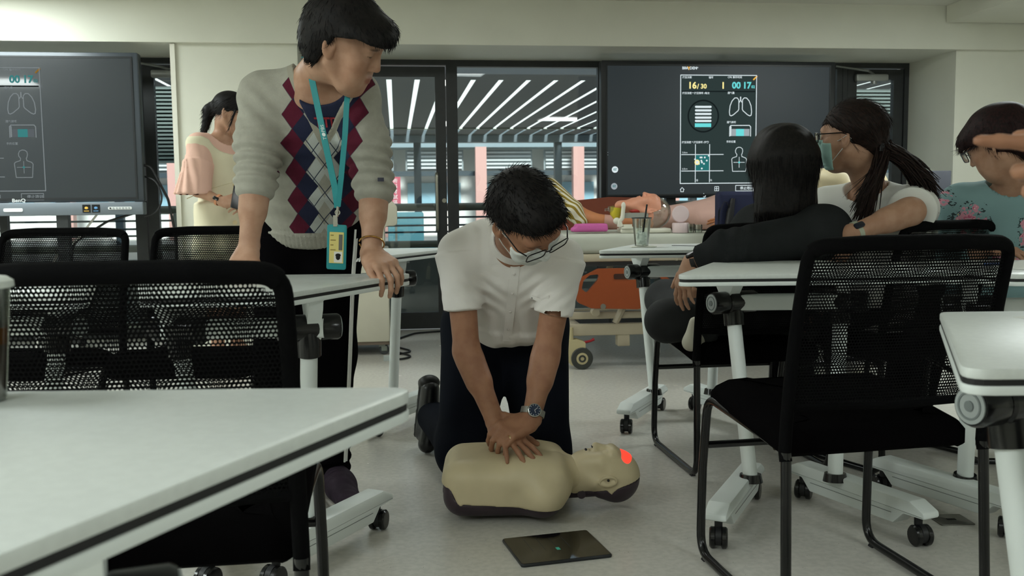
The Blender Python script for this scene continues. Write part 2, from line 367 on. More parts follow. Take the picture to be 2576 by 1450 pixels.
# ================================================================== smooth solids: signed fields turned into meshes
def A3(v): return np.array(v, dtype=np.float32)
def nrm(v): v = A3(v); return v / (np.linalg.norm(v) + 1e-9)
def frame(fwd, up):
    """rows: right, forward, up"""
    f = nrm(fwd); r = nrm(np.cross(f, A3(up))); u = np.cross(r, f); return np.stack([r, f, u])
def f_rc(a, b, ra, rb):
    a = A3(a); ba = A3(b) - a; L = float(ba @ ba) + 1e-12
    def fn(p):
        q = p - a; t = np.clip(q @ ba / L, 0, 1); d = q - t[:, None] * ba
        return np.sqrt((d * d).sum(1)) - (ra + (rb - ra) * t)
    c = a + ba / 2; return fn, c, math.sqrt(L) / 2 + max(ra, rb)
def f_ell(c, r, R=None):
    c = A3(c); r = A3(r if hasattr(r, '__len__') else (r, r, r))
    def fn(p):
        q = p - c
        if R is not None: q = q @ R.T
        k0 = np.sqrt(((q / r) ** 2).sum(1)); k1 = np.sqrt(((q / (r * r)) ** 2).sum(1)) + 1e-9
        return k0 * (k0 - 1) / k1
    return fn, c, float(r.max())
def f_ecap(a, b, r0, r1, side, ez=None):
    """tapered capsule with elliptic section; r=(half width along side, half depth)"""
    a = A3(a); b = A3(b); ax = b - a; L = float(np.linalg.norm(ax)); ax = ax / L; s = A3(side); s = nrm(s - ax * (s @ ax)); f = np.cross(ax, s)
    r0 = A3(r0); r1 = A3(r1); ez0 = ez or float(min(r0.min(), r1.min()))
    def fn(p):
        q = p - a; z = q @ ax; t = np.clip(z / L, 0, 1); w = r0[0] + (r1[0] - r0[0]) * t; dd = r0[1] + (r1[1] - r0[1]) * t
        zo = z - t * L; k = np.sqrt(((q @ s) / w) ** 2 + ((q @ f) / dd) ** 2 + (zo / ez0) ** 2)
        return (k - 1) * np.minimum(w, dd)
    return fn, (a + b) / 2, L / 2 + float(max(r0.max(), r1.max()))
def f_box(c, h, rad, R=None):
    c = A3(c); h = A3(h) - rad
    def fn(p):
        q = p - c
        if R is not None: q = q @ R.T
        q = np.abs(q) - h
        return np.sqrt((np.maximum(q, 0) ** 2).sum(1)) + np.minimum(q.max(1), 0) - rad
    return fn, c, float(np.linalg.norm(h) + rad)
def f_half(c, n):
    c = A3(c); n = nrm(n)
    return (lambda p: (p - c) @ n), c, 1e3
class Fld:
    def __init__(s, k=.02): s.ops = []; s.k = k; s.post = None; s.lo = None; s.hi = None
    def add(s, prim, k=None): return s._op(0, prim, k)
    def sub(s, prim, k=.006): return s._op(1, prim, k)
    def inter(s, prim, k=.004): return s._op(2, prim, k)
    def _op(s, o, prim, k):
        fn, c, r = prim; s.ops.append((o, fn, A3(c), r, s.k if k is None else k))
        if o == 0:
            lo = A3(c) - r; hi = A3(c) + r
            s.lo = lo if s.lo is None else np.minimum(s.lo, lo); s.hi = hi if s.hi is None else np.maximum(s.hi, hi)
        return s
    def merge(s, other): s.ops += other.ops; s.lo = np.minimum(s.lo, other.lo); s.hi = np.maximum(s.hi, other.hi); return s
    def ev(s, p, c=None, rad=None):
        d = np.full(len(p), 1.0, np.float32)
        for o, fn, pc, pr, k in s.ops:
            if c is not None and pr < 100 and np.linalg.norm(pc - c) - pr > rad + .045: continue
            e = fn(p)
            if o == 0: b = e; a = d
            elif o == 1: b = -e; a = d
            else: b = e; a = d
            h = np.maximum(k - np.abs(a - b), 0) / k if k > 0 else 0
            d = (np.minimum(a, b) - h * h * k / 4) if o == 0 else (np.maximum(a, b) + h * h * k / 4)
        if s.post is not None: d = s.post(p, d)
        return d
    def mesh(s, h, name='m', B=12, col=None):
        lo = s.lo - 3 * h - .01; hi = s.hi + 3 * h + .01; nb = np.ceil((hi - lo) / (h * B)).astype(int); W = (nb * B + 2).astype(np.int64)
        I = np.stack(np.meshgrid(*[np.arange(n) for n in nb], indexing='ij'), -1).reshape(-1, 3)
        cc = (lo + (I + .5) * h * B).astype(np.float32); br = h * B * .87
        dc = np.concatenate([s.ev(cc[i:i+20000]) for i in range(0, len(cc), 20000)])
        I = I[np.abs(dc) < br * 1.35 + .025]
        g = np.stack(np.meshgrid(*[np.arange(B + 1)] * 3, indexing='ij'), -1).reshape(-1, 3)
        CI, CV, Q = [], [], []
        cor = [(i, j, k) for i in (0, 1) for j in (0, 1) for k in (0, 1)]
        eds = [(a, b) for a in range(8) for b in range(a + 1, 8) if sum(abs(cor[a][t] - cor[b][t]) for t in range(3)) == 1]
        ids = lambda a: (a[:, 0] * W[1] + a[:, 1]) * W[2] + a[:, 2]
        for bi in I:
            p = (lo + (bi * B + g) * h).astype(np.float32); c = (lo + (bi + .5) * h * B).astype(np.float32)
            v = s.ev(p, c, br).reshape(B + 1, B + 1, B + 1); sg = v < 0
            cv = [v[i:B+i, j:B+j, k:B+k] for i, j, k in cor]; cs = sum((x < 0).astype(np.int8) for x in cv); m = (cs > 0) & (cs < 8)
            if not m.any(): continue
            w = np.argwhere(m); vals = np.stack([x[m] for x in cv], 1); acc = np.zeros((len(w), 3)); cnt = np.zeros(len(w))
            for a, b in eds:
                va, vb = vals[:, a], vals[:, b]; x = (va < 0) != (vb < 0); t = np.where(x, va / np.where(x, va - vb, 1), 0)[:, None]
                pos = np.array(cor[a]) + t * (np.array(cor[b]) - np.array(cor[a])); acc += pos * x[:, None]; cnt += x
            G = w + bi * B + 1; CI.append(ids(G)); CV.append(lo + (w + bi * B + acc / cnt[:, None]) * h)
            for ax in range(3):
                s0 = sg[:B, :B, :B]; s1 = sg[1:, :B, :B] if ax == 0 else sg[:B, 1:, :B] if ax == 1 else sg[:B, :B, 1:]
                e = np.argwhere(s0 != s1)
                if not len(e): continue
                fl = s0[tuple(e.T)]; e = e + bi * B + 1; b1 = np.zeros(3, int); b2 = np.zeros(3, int); b1[(ax+1) % 3] = 1; b2[(ax+2) % 3] = 1
                q = np.stack([ids(e - b1 - b2), ids(e - b2), ids(e), ids(e - b1)], 1); q[~fl] = q[~fl][:, ::-1]; Q.append(q)
        CI = np.concatenate(CI); CV = np.concatenate(CV); Q = np.concatenate(Q); o = np.argsort(CI); CI = CI[o]; CV = CV[o]
        j = np.searchsorted(CI, Q); j = np.clip(j, 0, len(CI) - 1); ok = (CI[j] == Q).all(1); j = j[ok]
        me = bpy.data.meshes.new(name); me.vertices.add(len(CV)); me.vertices.foreach_set('co', CV.astype(np.float32).ravel())
        me.loops.add(len(j) * 4); me.loops.foreach_set('vertex_index', j.astype(np.int32).ravel())
        me.polygons.add(len(j)); me.polygons.foreach_set('loop_start', np.arange(0, len(j) * 4, 4, dtype=np.int32)); me.update(calc_edges=True); me.validate()
        me.polygons.foreach_set('use_smooth', [True] * len(me.polygons))
        if col is not None:
            at_ = me.color_attributes.new('Col', 'FLOAT_COLOR', 'POINT'); C = col(CV.astype(np.float32)); at_.data.foreach_set('color', np.concatenate([C, np.ones((len(C), 1))], 1).astype(np.float32).ravel())
        return me
_rng = np.random.RandomState(3); _K = _rng.normal(size=(24, 3)).astype(np.float32); _K /= np.linalg.norm(_K, axis=1)[:, None]; _PH = _rng.uniform(0, 6.28, 24).astype(np.float32)
def wr(p, freq, seed=0, n=5):
    """cheap warped ripple noise, about -1..1"""
    q = p * freq; w = np.stack([np.sin(q @ _K[(seed + i) % 24] * .7 + _PH[(seed + i + 3) % 24]) for i in range(3)], 1); q = q + .9 * w; r = 0
    for i in range(n): r = r + np.sin(q @ _K[(seed + 5 + i) % 24] + _PH[(seed + i) % 24])
    return r / n
def fold(p, c, d, L, rad, seed=0, amp=1):
    """creases running round direction d near centre c: ripples along d within rad"""
    q = p - A3(c); z = q @ nrm(d); g = np.exp(-(q * q).sum(1) / rad ** 2); return amp * g * np.sin(z * 6.283 / L + 1.3 * wr(p, 14, seed, 3))
# ------------------------------------------------------------------ human pieces
def head(F, c, R, s=1.0, ears=(1, 1), nose=1.0, closed=True, k=.02):
    c = A3(c); P = lambda x, y, z: c + s * (A3((x, y, z)) @ R)
    E = lambda q, r, kk=None, RR=None: F.add(f_ell(P(*q), A3(r) * s, R if RR is None else RR), kk)
    C = lambda a, b, ra, rb, kk=None: F.add(f_rc(P(*a), P(*b), ra * s, rb * s), kk)
    E((0, -.015, .033), (.076, .094, .086), .01)
    F.add(f_ecap(P(0, .028, .01), P(0, .042, -.076), A3((.064, .056)) * s, A3((.040, .044)) * s, R[0]), .03)
    E((0, .054, -.094), (.028, .026, .021), .022)
    for q in (-1, 1):
        C((q*.056, -.004, -.040), (q*.032, .040, -.088), .020, .016, .022); E((q*.043, .056, -.016), (.026, .026, .024), .022)
    C((-.034, .077, .033), (.034, .077, .033), .015, .015, .02)
    for q in (-1, 1): F.sub(f_ell(P(q*.033, .099, .010), A3((.019, .016, .0125)) * s, R), .012)
    for q in (-1, 1):
        E((q*.032, .0745, .010), (.0150, .0150, .0125), .004)
        F.sub(f_ell(P(q*.033, .0895, .0065), A3((.0125, .004, .0012)) * s, R), .002)
        C((q*.016, .090, .0245), (q*.048, .080, .027), .0045, .0035, .006)
    C((0, .084, .024), (0, .098 + .006 * nose, -.022), .0085, .0105, .014)
    for q in (-1, 1): E((q*.0110, .091, -.026), (.0090, .0105, .0075), .006); F.sub(f_ell(P(q*.0065, .096, -.034), A3((.0030, .004, .003)) * s, R), .002)
    for q in (-1, 1): E((q*.030, .058, -.056), (.026, .026, .030), .022)
    E((0, .0835, -.0525), (.023, .0120, .0060), .006); E((0, .0822, -.0635), (.019, .0115, .0068), .006); F.sub(f_ell(P(0, .0965, -.0572), A3((.021, .006, .0010)) * s, R), .002)
    for q in (-1, 1):
        if not ears[(q + 1) // 2]: continue
        R2 = frame(R[1] * .9 + R[0] * q * -.45, R[2] - R[1] * .15)
        E((q*.0785, -.008, .000), (.0075, .0175, .031), .004, R2); E((q*.077, -.001, -.022), (.006, .010, .013), .005, R2)
        F.sub(f_ell(P(q*.0855, -.005, .004), A3((.0055, .0105, .019)) * s, R2), .003); E((q*.077, .004, -.002), (.004, .004, .008), .003, R2)
    return P
def hand(F, w, d, n, th, curls, spread=(.16, .05, -.05, -.16), thumb=((.75, .65, -.15), (.9, .35, -.1)), s=1.0, k=.004):
    """w wrist, d to the knuckles, n back of the hand, th=+1 left / -1 right"""
    w = A3(w); d = nrm(d); n = nrm(A3(n) - d * (A3(n) @ d)); l = th * np.cross(d, n); tips = []
    P = lambda a, b, c=0: w + (d * a + l * b + n * c) * s
    F.add(f_ecap(P(-.012, 0), P(.03, 0), A3((.026, .019)) * s, A3((.034, .016)) * s, l), .015)
    K = [(.086, .031), (.089, .0105), (.084, -.0105), (.075, -.030)]
    for i, (a, b) in enumerate(K): F.add(f_rc(P(.012, b * .55), P(a, b, .002), .0145 * s, .0112 * s), .014)
    F.add(f_rc(P(.02, .020, -.007), P(.052, .033, -.009), .0165 * s, .0135 * s), .014); F.add(f_rc(P(.015, -.022, -.006), P(.06, -.027, -.006), .0145 * s, .012 * s), .012)
    PL = [(.042, .025, .020), (.046, .029, .021), (.042, .027, .021), (.033, .020, .018)]; RD = [.0090, .0092, .0088, .0078]
    for i in range(4):
        a, b = K[i]; p = P(a, b); ang = 0; sp = spread[i]; base = d * math.cos(sp) + l * math.sin(sp); prev = None
        for j in range(3):
            ang += curls[i][j]; v = base * math.cos(ang) - n * math.sin(ang); q = p + v * PL[i][j] * s
            r0 = RD[i] * (1 - .09 * j) * s; r1 = RD[i] * (1 - .09 * (j + 1)) * s
            F.add(f_rc(p, q, r0, r1), k if j else .007); p = q
        tips.append((p, v, nrm(np.cross(np.cross(v, n), v) if abs(v @ n) < .9 else base)))
    p = P(.030, .030, -.006); TL = (.040, .030, .024)
    for j in range(3):
        t = thumb[min(j, len(thumb) - 1)]; v = nrm(d * t[0] + l * t[1] + n * t[2]); q = p + v * TL[j] * s
        F.add(f_rc(p, q, (.0125 - .0015 * j) * s, (.0112 - .0015 * j) * s), .010 if j == 0 else .004); p = q
    return tips
def skinmat(name, c, c2):
    if name in MATS: return MATS[name]
    m = M(name, c, .52, spec=.35, noise=(28, .1, c2), bump=(220, .10)); nt = m.node_tree; b = nt.nodes['Principled BSDF']
    at_ = nt.nodes.new('ShaderNodeAttribute'); at_.attribute_name = 'Col'; old = b.inputs['Base Color'].links[0].from_socket
    mx = nt.nodes.new('ShaderNodeMix'); mx.data_type = 'RGBA'; mx.blend_type = 'MULTIPLY'; mx.inputs[0].default_value = 1
    nt.links.new(old, mx.inputs[6]); nt.links.new(at_.outputs['Color'], mx.inputs[7]); nt.links.new(mx.outputs[2], b.inputs['Base Color'])
    return m
def face_col(c, R, s, brow=True, extra=None):
    c = A3(c)
    def fn(p):
        q = (p - c) @ R.T / s; C = np.ones((len(p), 3), np.float32)
        def mixc(w, col): C[:] = C * (1 - w[:, None]) + A3(col) * w[:, None]
        g = lambda x0, y0, z0, rx, ry, rz: np.clip(1.6 - 1.6 * (((q[:, 0] - x0) / rx) ** 2 + ((q[:, 1] - y0) / ry) ** 2 + ((q[:, 2] - z0) / rz) ** 2), 0, 1)
        mixc(g(0, .092, -.057, .026, .025, .0125) * .75, (.66, .36, .36))
        for e in (-1, 1):
            mixc(g(e*.045, .065, -.022, .032, .05, .026) * .15, (1.0, .78, .72))
            mixc(g(e*.033, .087, .0065, .0165, .02, .0027) * .95, (.06, .045, .04))
            if brow: mixc(g(e*.033, .085, .027 , .021, .03, .0048) * .8, (.12, .09, .08))
        mixc(g(0, .11, -.025, .018, .02, .015) * .25, (1, .75, .7))
        if extra: extra(p, q, C, mixc)
        return C
    return fn
def strands(roots, dirs, length, r, segs=7, curve=None, jit=.12, seed=1, taper=1.0):
    """thin tapering locks; roots Nx3, dirs Nx3, curve(p,dir,t)->dir"""
    rg = np.random.RandomState(seed); N = len(roots); p = roots.astype(np.float64).copy(); d = dirs.astype(np.float64).copy(); d /= np.linalg.norm(d, axis=1)[:, None] + 1e-9
    L = (length if hasattr(length, '__len__') else np.full(N, length)) * rg.uniform(.8, 1.15, N); rings = []; a0 = np.cross(d, rg.normal(size=(N, 3))); a0 /= np.linalg.norm(a0, axis=1)[:, None] + 1e-9
    for i in range(segs + 1):
        t = i / segs; b0 = np.cross(d, a0); rr = r * (1 - .92 * t ** 1.5 * taper)
        rings.append(np.stack([p + rr * (a0 * math.cos(x) + b0 * math.sin(x)) for x in (0, 2.094, 4.189)], 1))
        if i < segs:
            if curve is not None: d = curve(p, d, t)
            d = d + rg.normal(size=(N, 3)) * jit * .3; d /= np.linalg.norm(d, axis=1)[:, None] + 1e-9
            a0 = a0 - d * (a0 * d).sum(1)[:, None]; a0 /= np.linalg.norm(a0, axis=1)[:, None] + 1e-9; p = p + d * (L / segs)[:, None]
    V = np.stack(rings, 1); S = segs + 1; idx = np.arange(N)[:, None, None] * S * 3; fs = []
    i = np.arange(segs)[None, :, None]; k = np.arange(3)[None, None, :]; a = idx + i * 3 + k; b = idx + i * 3 + (k + 1) % 3
    Q = np.stack([a, b, b + 3, a + 3], -1).reshape(-1, 4)
    return V.reshape(-1, 3), Q
def np_mesh(name, parts):
    vs = []; qs = []; o = 0
    for v, q in parts: vs.append(v); qs.append(q + o); o += len(v)
    v = np.concatenate(vs); j = np.concatenate(qs); me = bpy.data.meshes.new(name); me.vertices.add(len(v)); me.vertices.foreach_set('co', v.astype(np.float32).ravel())
    me.loops.add(len(j) * 4); me.loops.foreach_set('vertex_index', j.astype(np.int32).ravel()); me.polygons.add(len(j)); me.polygons.foreach_set('loop_start', np.arange(0, len(j) * 4, 4, dtype=np.int32)); me.update(calc_edges=True)
    me.polygons.foreach_set('use_smooth', [True] * len(j)); return me
def me_arrays(me):
    v = np.zeros(len(me.vertices) * 3, np.float32); me.vertices.foreach_get('co', v); v = v.reshape(-1, 3)
    n = np.zeros(len(me.vertices) * 3, np.float32); me.vertices.foreach_get('normal', n); n = n.reshape(-1, 3)
    q = np.zeros(len(me.loops), np.int32); me.loops.foreach_get('vertex_index', q); return v, n, q.reshape(-1, 4)
def rel(me, root):      # world-space mesh to a mesh local to an unrotated thing
    me.transform(Matrix.Translation(-Vector(root.location))); return me
def part(name, me, mat, root, parent=None):
    rel(me, root)
    if not me.materials: me.materials.append(mat)
    o = bpy.data.objects.new(name, me); COL.objects.link(o); o.parent = parent or root; return o
def mpart(name, mb, mat, root, parent=None, smooth=40):
    me = mb.mesh(name); me.polygons.foreach_set('use_smooth', [bool(smooth)] * len(me.polygons))
    if smooth: me.set_sharp_from_angle(angle=math.radians(smooth))
    return part(name, me, mat, root, parent)
# ================================================================== desks: trapezoid flip-top desks on casters
dw = M('desk_white', 'DDE3E1', .38, spec=.4); dwt = M('desk_top_white', 'D6DBD8', .33, noise=(90, .05), spec=.4)
blk = M('gloss_black_plastic', '121213', .22); blkm = M('matt_black_plastic', '17171A', .5); blks = M('black_rubber', '1B1B1C', .65)
grey = M('knob_grey', '9AA09F', .4); grey2 = M('knob_grey_dark', '6D7474', .4)
DW1, DW2, DD = .78, .335, .555
def trap(ins=0): return offs(rpoly([(-DW1/2, 0), (DW1/2, 0), (DW2/2, DD), (-DW2/2, DD)], .028, 5), ins)
def make_desk():
    t = thing('trapezoid_desk', 'x', 'desk', group='white trapezoid flip-top desks')
    top = obj('tabletop', MB().prism(trap(), .727, .740, .0025), dwt, t)
    obj('edge_groove', MB().prism(trap(.002), .7195, .7275), blks, t, 0)
    obj('lower_panel', MB().prism(trap(), .7085, .720, .0025), dw, t)
    obj('crossbar', MB().prism(rect(.305, .352, .607, .655, .012), -.20, .20, A=lambda x, y, z: (z, x, y)), dw, t)
    for s in (-1, 1):
        TT = Matrix.Translation((s*.16, .33, 0)) @ Matrix.Rotation(-s*.38, 4, 'Z') @ Matrix.Translation((-s*.16, -.33, 0))
        br = MB(TT).prism(rpoly([(.275, .7085), (.395, .7085), (.385, .680), (.362, .650), (.352, .605), (.325, .590), (.31, .66)][::-1], .008), s*.152, s*.187, A=lambda x, y, z: (z, x, y))
        br.box(min(s*.10, s*.19), max(s*.10, s*.19), .285, .385, .702, .7085)
        b = obj('pivot_bracket', br, dw, t, 30)
        obj('latch_tab', MB().box(min(s*.10, s*.135), max(s*.10, s*.135), .33, .36, .690, .702), dw, b, 0)
        h = MB(TT).lathe([(.0, -.05), (.030, -.05), (.034, -.045), (.034, .042), (.030, .05), (0, .05)], 24, (s*.135, .330, .631), (1, 0, 0))
        obj('pivot_housing', h, blk, t, 30)
        k = obj('knob', MB(TT).lathe([(.0, 0), (.031, 0), (.033, .004), (.033, .044), (.030, .050), (0, .050)], 28, (s*.187, .330, .631), (s, 0, 0)), blk, t)
        c = obj('knob_cap', MB(TT).lathe([(.0, 0), (.027, 0), (.027, .0025), (.024, .003), (.0, .003)], 28, (s*.237, .330, .631), (s, 0, 0)), grey, k)
        MBr = MB(TT).lathe([(.018, .0), (.021, .0), (.021, .0042), (.018, .0042)], 28, (s*.237, .330, .631), (s, 0, 0), closed=True)
        MBr.lathe([(.0, .003), (.008, .003), (.008, .005), (.0, .005)], 20, (s*.237, .330, .631), (s, 0, 0))
        obj('cap_ring', MBr, grey2, k)
        p0 = Vector((s*.160, .330, .585)); p1 = Vector((s*.125, .245, .118))
        lg = obj('leg', MB().tube([p0, p1], .0275, 20, r2=.021, up=(0, 1, .1)), dw, t)
        obj('leg_socket', MB().tube([p0 + Vector((0, .006, .05)), p0 + Vector((0, .002, .012)), p0.lerp(p1, .05)], [.027, .031, .0305], 20), blk, t)
        mid = p0.lerp(p1, .62)
        obj('screw_tab', MB().box(min(mid.x + s*.02, mid.x - s*.045), max(mid.x + s*.02, mid.x - s*.045), mid.y - .002, mid.y + .002, mid.z - .012, mid.z + .012), dw, lg, 0)
        obj('collar', MB().tube([p1 + Vector((0, 0, .012)), p1 - Vector((0, .002, .012))], [.031, .036], 20), blk, t)
        a = Vector((s*.29, -.035, 0)); e = Vector((s*.06, .445, 0)); u = (e - a).normalized(); v = Vector((-u.y, u.x, 0)); Lf = (e - a).length
        fp = rpoly([(0, .082), (.07, .080), (.105, .045), (Lf-.105, .045), (Lf-.07, .080), (Lf, .082), (Lf-.004, .100), (Lf-.05, .122), (.05, .122), (.004, .100)], .010)
        A = lambda x, y, z: tuple(a + u * x + v * z + Vector((0, 0, y)))
        ft = obj('foot', MB().prism(fp, -.031, .031, .007, A=A), dw, t, 35)
        obj('foot_trim', MB().box(.11, Lf-.11, -.0317, .0317, .074, .0755), grey2, ft, 0).matrix_local = Matrix(((u.x, v.x, 0, a.x), (u.y, v.y, 0, a.y), (0, 0, 1, 0), (0, 0, 0, 1)))
        for q in (.045, Lf - .045):
            c = a + u * q; an = random.uniform(-.6, .6) + (0 if q < .1 else PI); dv = Vector((math.sin(an) * -1, math.cos(an), 0)); wv = Vector((dv.y, -dv.x, 0))
            wc = c - dv * .012 + Vector((0, 0, .029)); cm = MB().cyl(c + Vector((0, 0, .055)), c + Vector((0, 0, .083)), .011)
            cm.lathe([(.0, -.008), (.026, -.008), (.026, .008), (0, .008)], 16, wc + Vector((0, 0, .004)), wv)
            ca = obj('caster', cm, blkm, t)
            for ss in (-1, 1): obj('wheel', MB().lathe([(.0, .007), (.024, .007), (.029, .010), (.029, .020), (.025, .024), (.010, .025), (0, .024)], 20, wc, wv * ss), blk, ca)
    return t
desk0 = make_desk()
DESKS = [((.823, 2.51, 0), 0, 'white trapezoid desk with a dark sleeved arm resting on its corner'),
         ((1.445, 2.975, 0), PI, 'white trapezoid desk with an open booklet in front of the floral blouse'),
         ((.73, 3.80, 0), 0, 'white trapezoid desk carrying the iced drink cup by the hospital bed'),
         ((.902, 1.075, 0), 0, 'white trapezoid desk with a loose paper under the pointing hand'),
         ((-.665, 2.675, 0), PI, 'white trapezoid desk that the woman in the argyle sweater leans on'),
         ((-1.335, 2.115, 0), 0, 'white trapezoid desk standing left of the one the sweater woman leans on'),
         ((-.488, 1.006, 0), PI, 'white trapezoid desk with an empty top in front of the large mesh chair'),
         ((-.63, 4.20, 0), PI, 'white trapezoid desk between the sweater woman and the mobile lectern')]
for i, (l, r, lb) in enumerate(DESKS):
    if i == 0: desk0.location = l; desk0.rotation_euler = (0, 0, r); desk0['label'] = lb
    else: dup(desk0, l, r, lb)

# ================================================================== chairs: black sled chairs with netting backs
tubm = M('black_lacquer_tube', '0E0E0F', .25); padm = M('black_seat_fabric', '080708', 1.0, bump=(400, .4), spec=.02); netm = M('black_netting', '0B0B0C', .8, spec=.08); slv = M('black_net_sleeve', '0A0A0B', .85, bump=(500, .5), spec=.06)
def back_curve(s, z):      # y of the back frame at height z
    t = (z - .44) / .42
    return -.222 - .03 * t - .055 * t * t
def make_chair():
    t = thing('mesh_back_chair', 'x', 'chair', group='black sled chairs with netting backs')
    zs = [.40, .48, .56, .64, .71, .77]
    for s in (-1, 1):
        loop = fillet([(s*.205, -.17, .388), (s*.232, .215, .432), (s*.236, .238, .24), (s*.238, .245, .012), (s*.238, -.245, .012), (s*.234, -.225, .40)], [0, .05, .0, .06, .06, 0])
        obj('sled_frame', MB().tube(loop, .0115, 10), tubm, t)
        for y in (.21, -.2): obj('glide', MB().cyl((s*.238, y - .01, .0), (s*.238, y + .01, .0), .008, n=8), blkm, t)
    obj('front_stretcher', MB().cyl((-.235, .236, .30), (.235, .236, .30), .0095, n=10), tubm, t)
    obj('seat_stretcher', MB().cyl((-.21, -.12, .386), (.21, -.12, .386), .010, n=10), tubm, t)
    # seat pad
    n = 18; vs = []; fs = []; out = rpoly([(-.228, -.20), (.228, -.20), (.236, .24), (-.236, .24)], [.05, .05, .07, .07], 6)
    pm = MB(); L = [(.012, .424), (.0, .434), (0, .462), (.012, .476), (.04, .484), (.09, .487)]
    rings = [offs(out, i) for i, z in L]; N = len(out)
    for (i, z), rg in zip(L, rings):
        for x, y in rg: vs.append((x, y, z - max(0, y - .17) * .35 + min(0, y - .1) * .15 - (0.004 if abs(x) > .2 else 0)))
    for k in range(len(L) - 1):
        for i in range(N): j = (i+1) % N; fs.append((k*N+i, k*N+j, k*N+N+j, k*N+N+i))
    fs.append(tuple(range(N-1, -1, -1))); fs.append(tuple(range((len(L)-1)*N, len(L)*N)))
    obj('seat', pm.add(vs, fs), padm, t, 50)
    # back frame: uprights and bowed top rail in one bent tube with fabric sleeve
    path = [(-.234, -.225, .38)] + [(-.234 + .006 * (z - .4) / .4, back_curve(0, z), z) for z in zs] + [(-.226, back_curve(0, .840), .840)]
    top = [(-.11, back_curve(0, .85) - .016, .846), (.11, back_curve(0, .85) - .016, .846)]
    path = path + top + [(-x, y, z) for x, y, z in path[::-1]]
    fp = fillet(path, [0]*7 + [.075, .1, .1, .075] + [0]*7 if len(path) == 18 else .05, 7)
    obj('back_frame', MB().tube(fp, .0135, 10), slv, t)
    obj('top_sleeve', MB().tube([p for p in fp if p.z > .828], .0175, 10, r2=.014), slv, t)
    obj('bottom_rail', MB().tube([(-.23, back_curve(0, .50), .50), (0, back_curve(0, .50) - .012, .495), (.23, back_curve(0, .50), .50)], .010, 8), slv, t)
    # netting: real holes, two layers
    def net(dy, ph, cw, hr):
        nx = int(.446 / cw); nz = int(.338 / cw); V = {}; vs = []; fs = []
        def P(x, z):
            k = (round(x, 5), round(z, 5))
            if k not in V: V[k] = len(vs); vs.append((x, back_curve(0, z) + dy - .012 * (1 - (x / .22) ** 2), z))
            return V[k]
        for j in range(nz):
            for i in range(nx):
                x0 = -.223 + i * cw + (cw / 2 if j % 2 else 0); z0 = .503 + j * cw
                if z0 + cw > .838 - max(0, abs(x0) - .16) * .5 or x0 + cw > .226: continue
                h = cw / 2; cx = x0 + h; cz = z0 + h
                O = [P(x0, z0), P(cx, z0), P(x0 + cw, z0), P(x0 + cw, cz), P(x0 + cw, z0 + cw), P(cx, z0 + cw), P(x0, z0 + cw), P(x0, cz)]
                I = [P(cx + hr * math.cos(-2.356 + k * PI / 4), cz + hr * math.sin(-2.356 + k * PI / 4)) for k in range(8)]
                for k in range(8): l = (k + 1) % 8; fs.append((O[k], O[l], I[l], I[k]))
        return MB().add(vs, fs)
    for nm, dy, ph, cw, hr in (('netting', .009, 0, .0062, .00245), ('netting', -.006, 0, .0066, .00265)):
        me = bpy.data.meshes.new(nm); q = net(dy, ph, cw, hr); me.from_pydata([tuple(v) for v in q.v], [], q.f); obj(nm, me, netm, t, 60)
    return t
chair0 = make_chair()
CHAIRS = [((-.588, 1.60, 0), .14, 'black netting chair pushed in behind the empty front desk'),
          ((.768, 2.25, 0), .18, 'empty black netting chair facing the desk with the dark sleeved arm'),
          ((.815, 3.42, 0), .15, 'black netting chair under the woman with the black bob'),
          ((1.33, 3.47, 0), .50, 'black netting chair under the woman in the white tee'),
          ((-1.62, 3.13, 0), PI-.05, 'black netting chair in front of the display on a grey stand'),
          ((-1.04, 3.13, 0), PI + .03, 'black netting chair between the dress hem and the sweater sleeve'),
          ((1.86, 3.50, 0), 1.45, 'black netting chair under the woman in the floral blouse')]
for i, (l, r, lb) in enumerate(CHAIRS):
    if i == 0: chair0.location = l; chair0.rotation_euler = (0, 0, r); chair0['label'] = lb
    else: dup(chair0, l, r, lb)
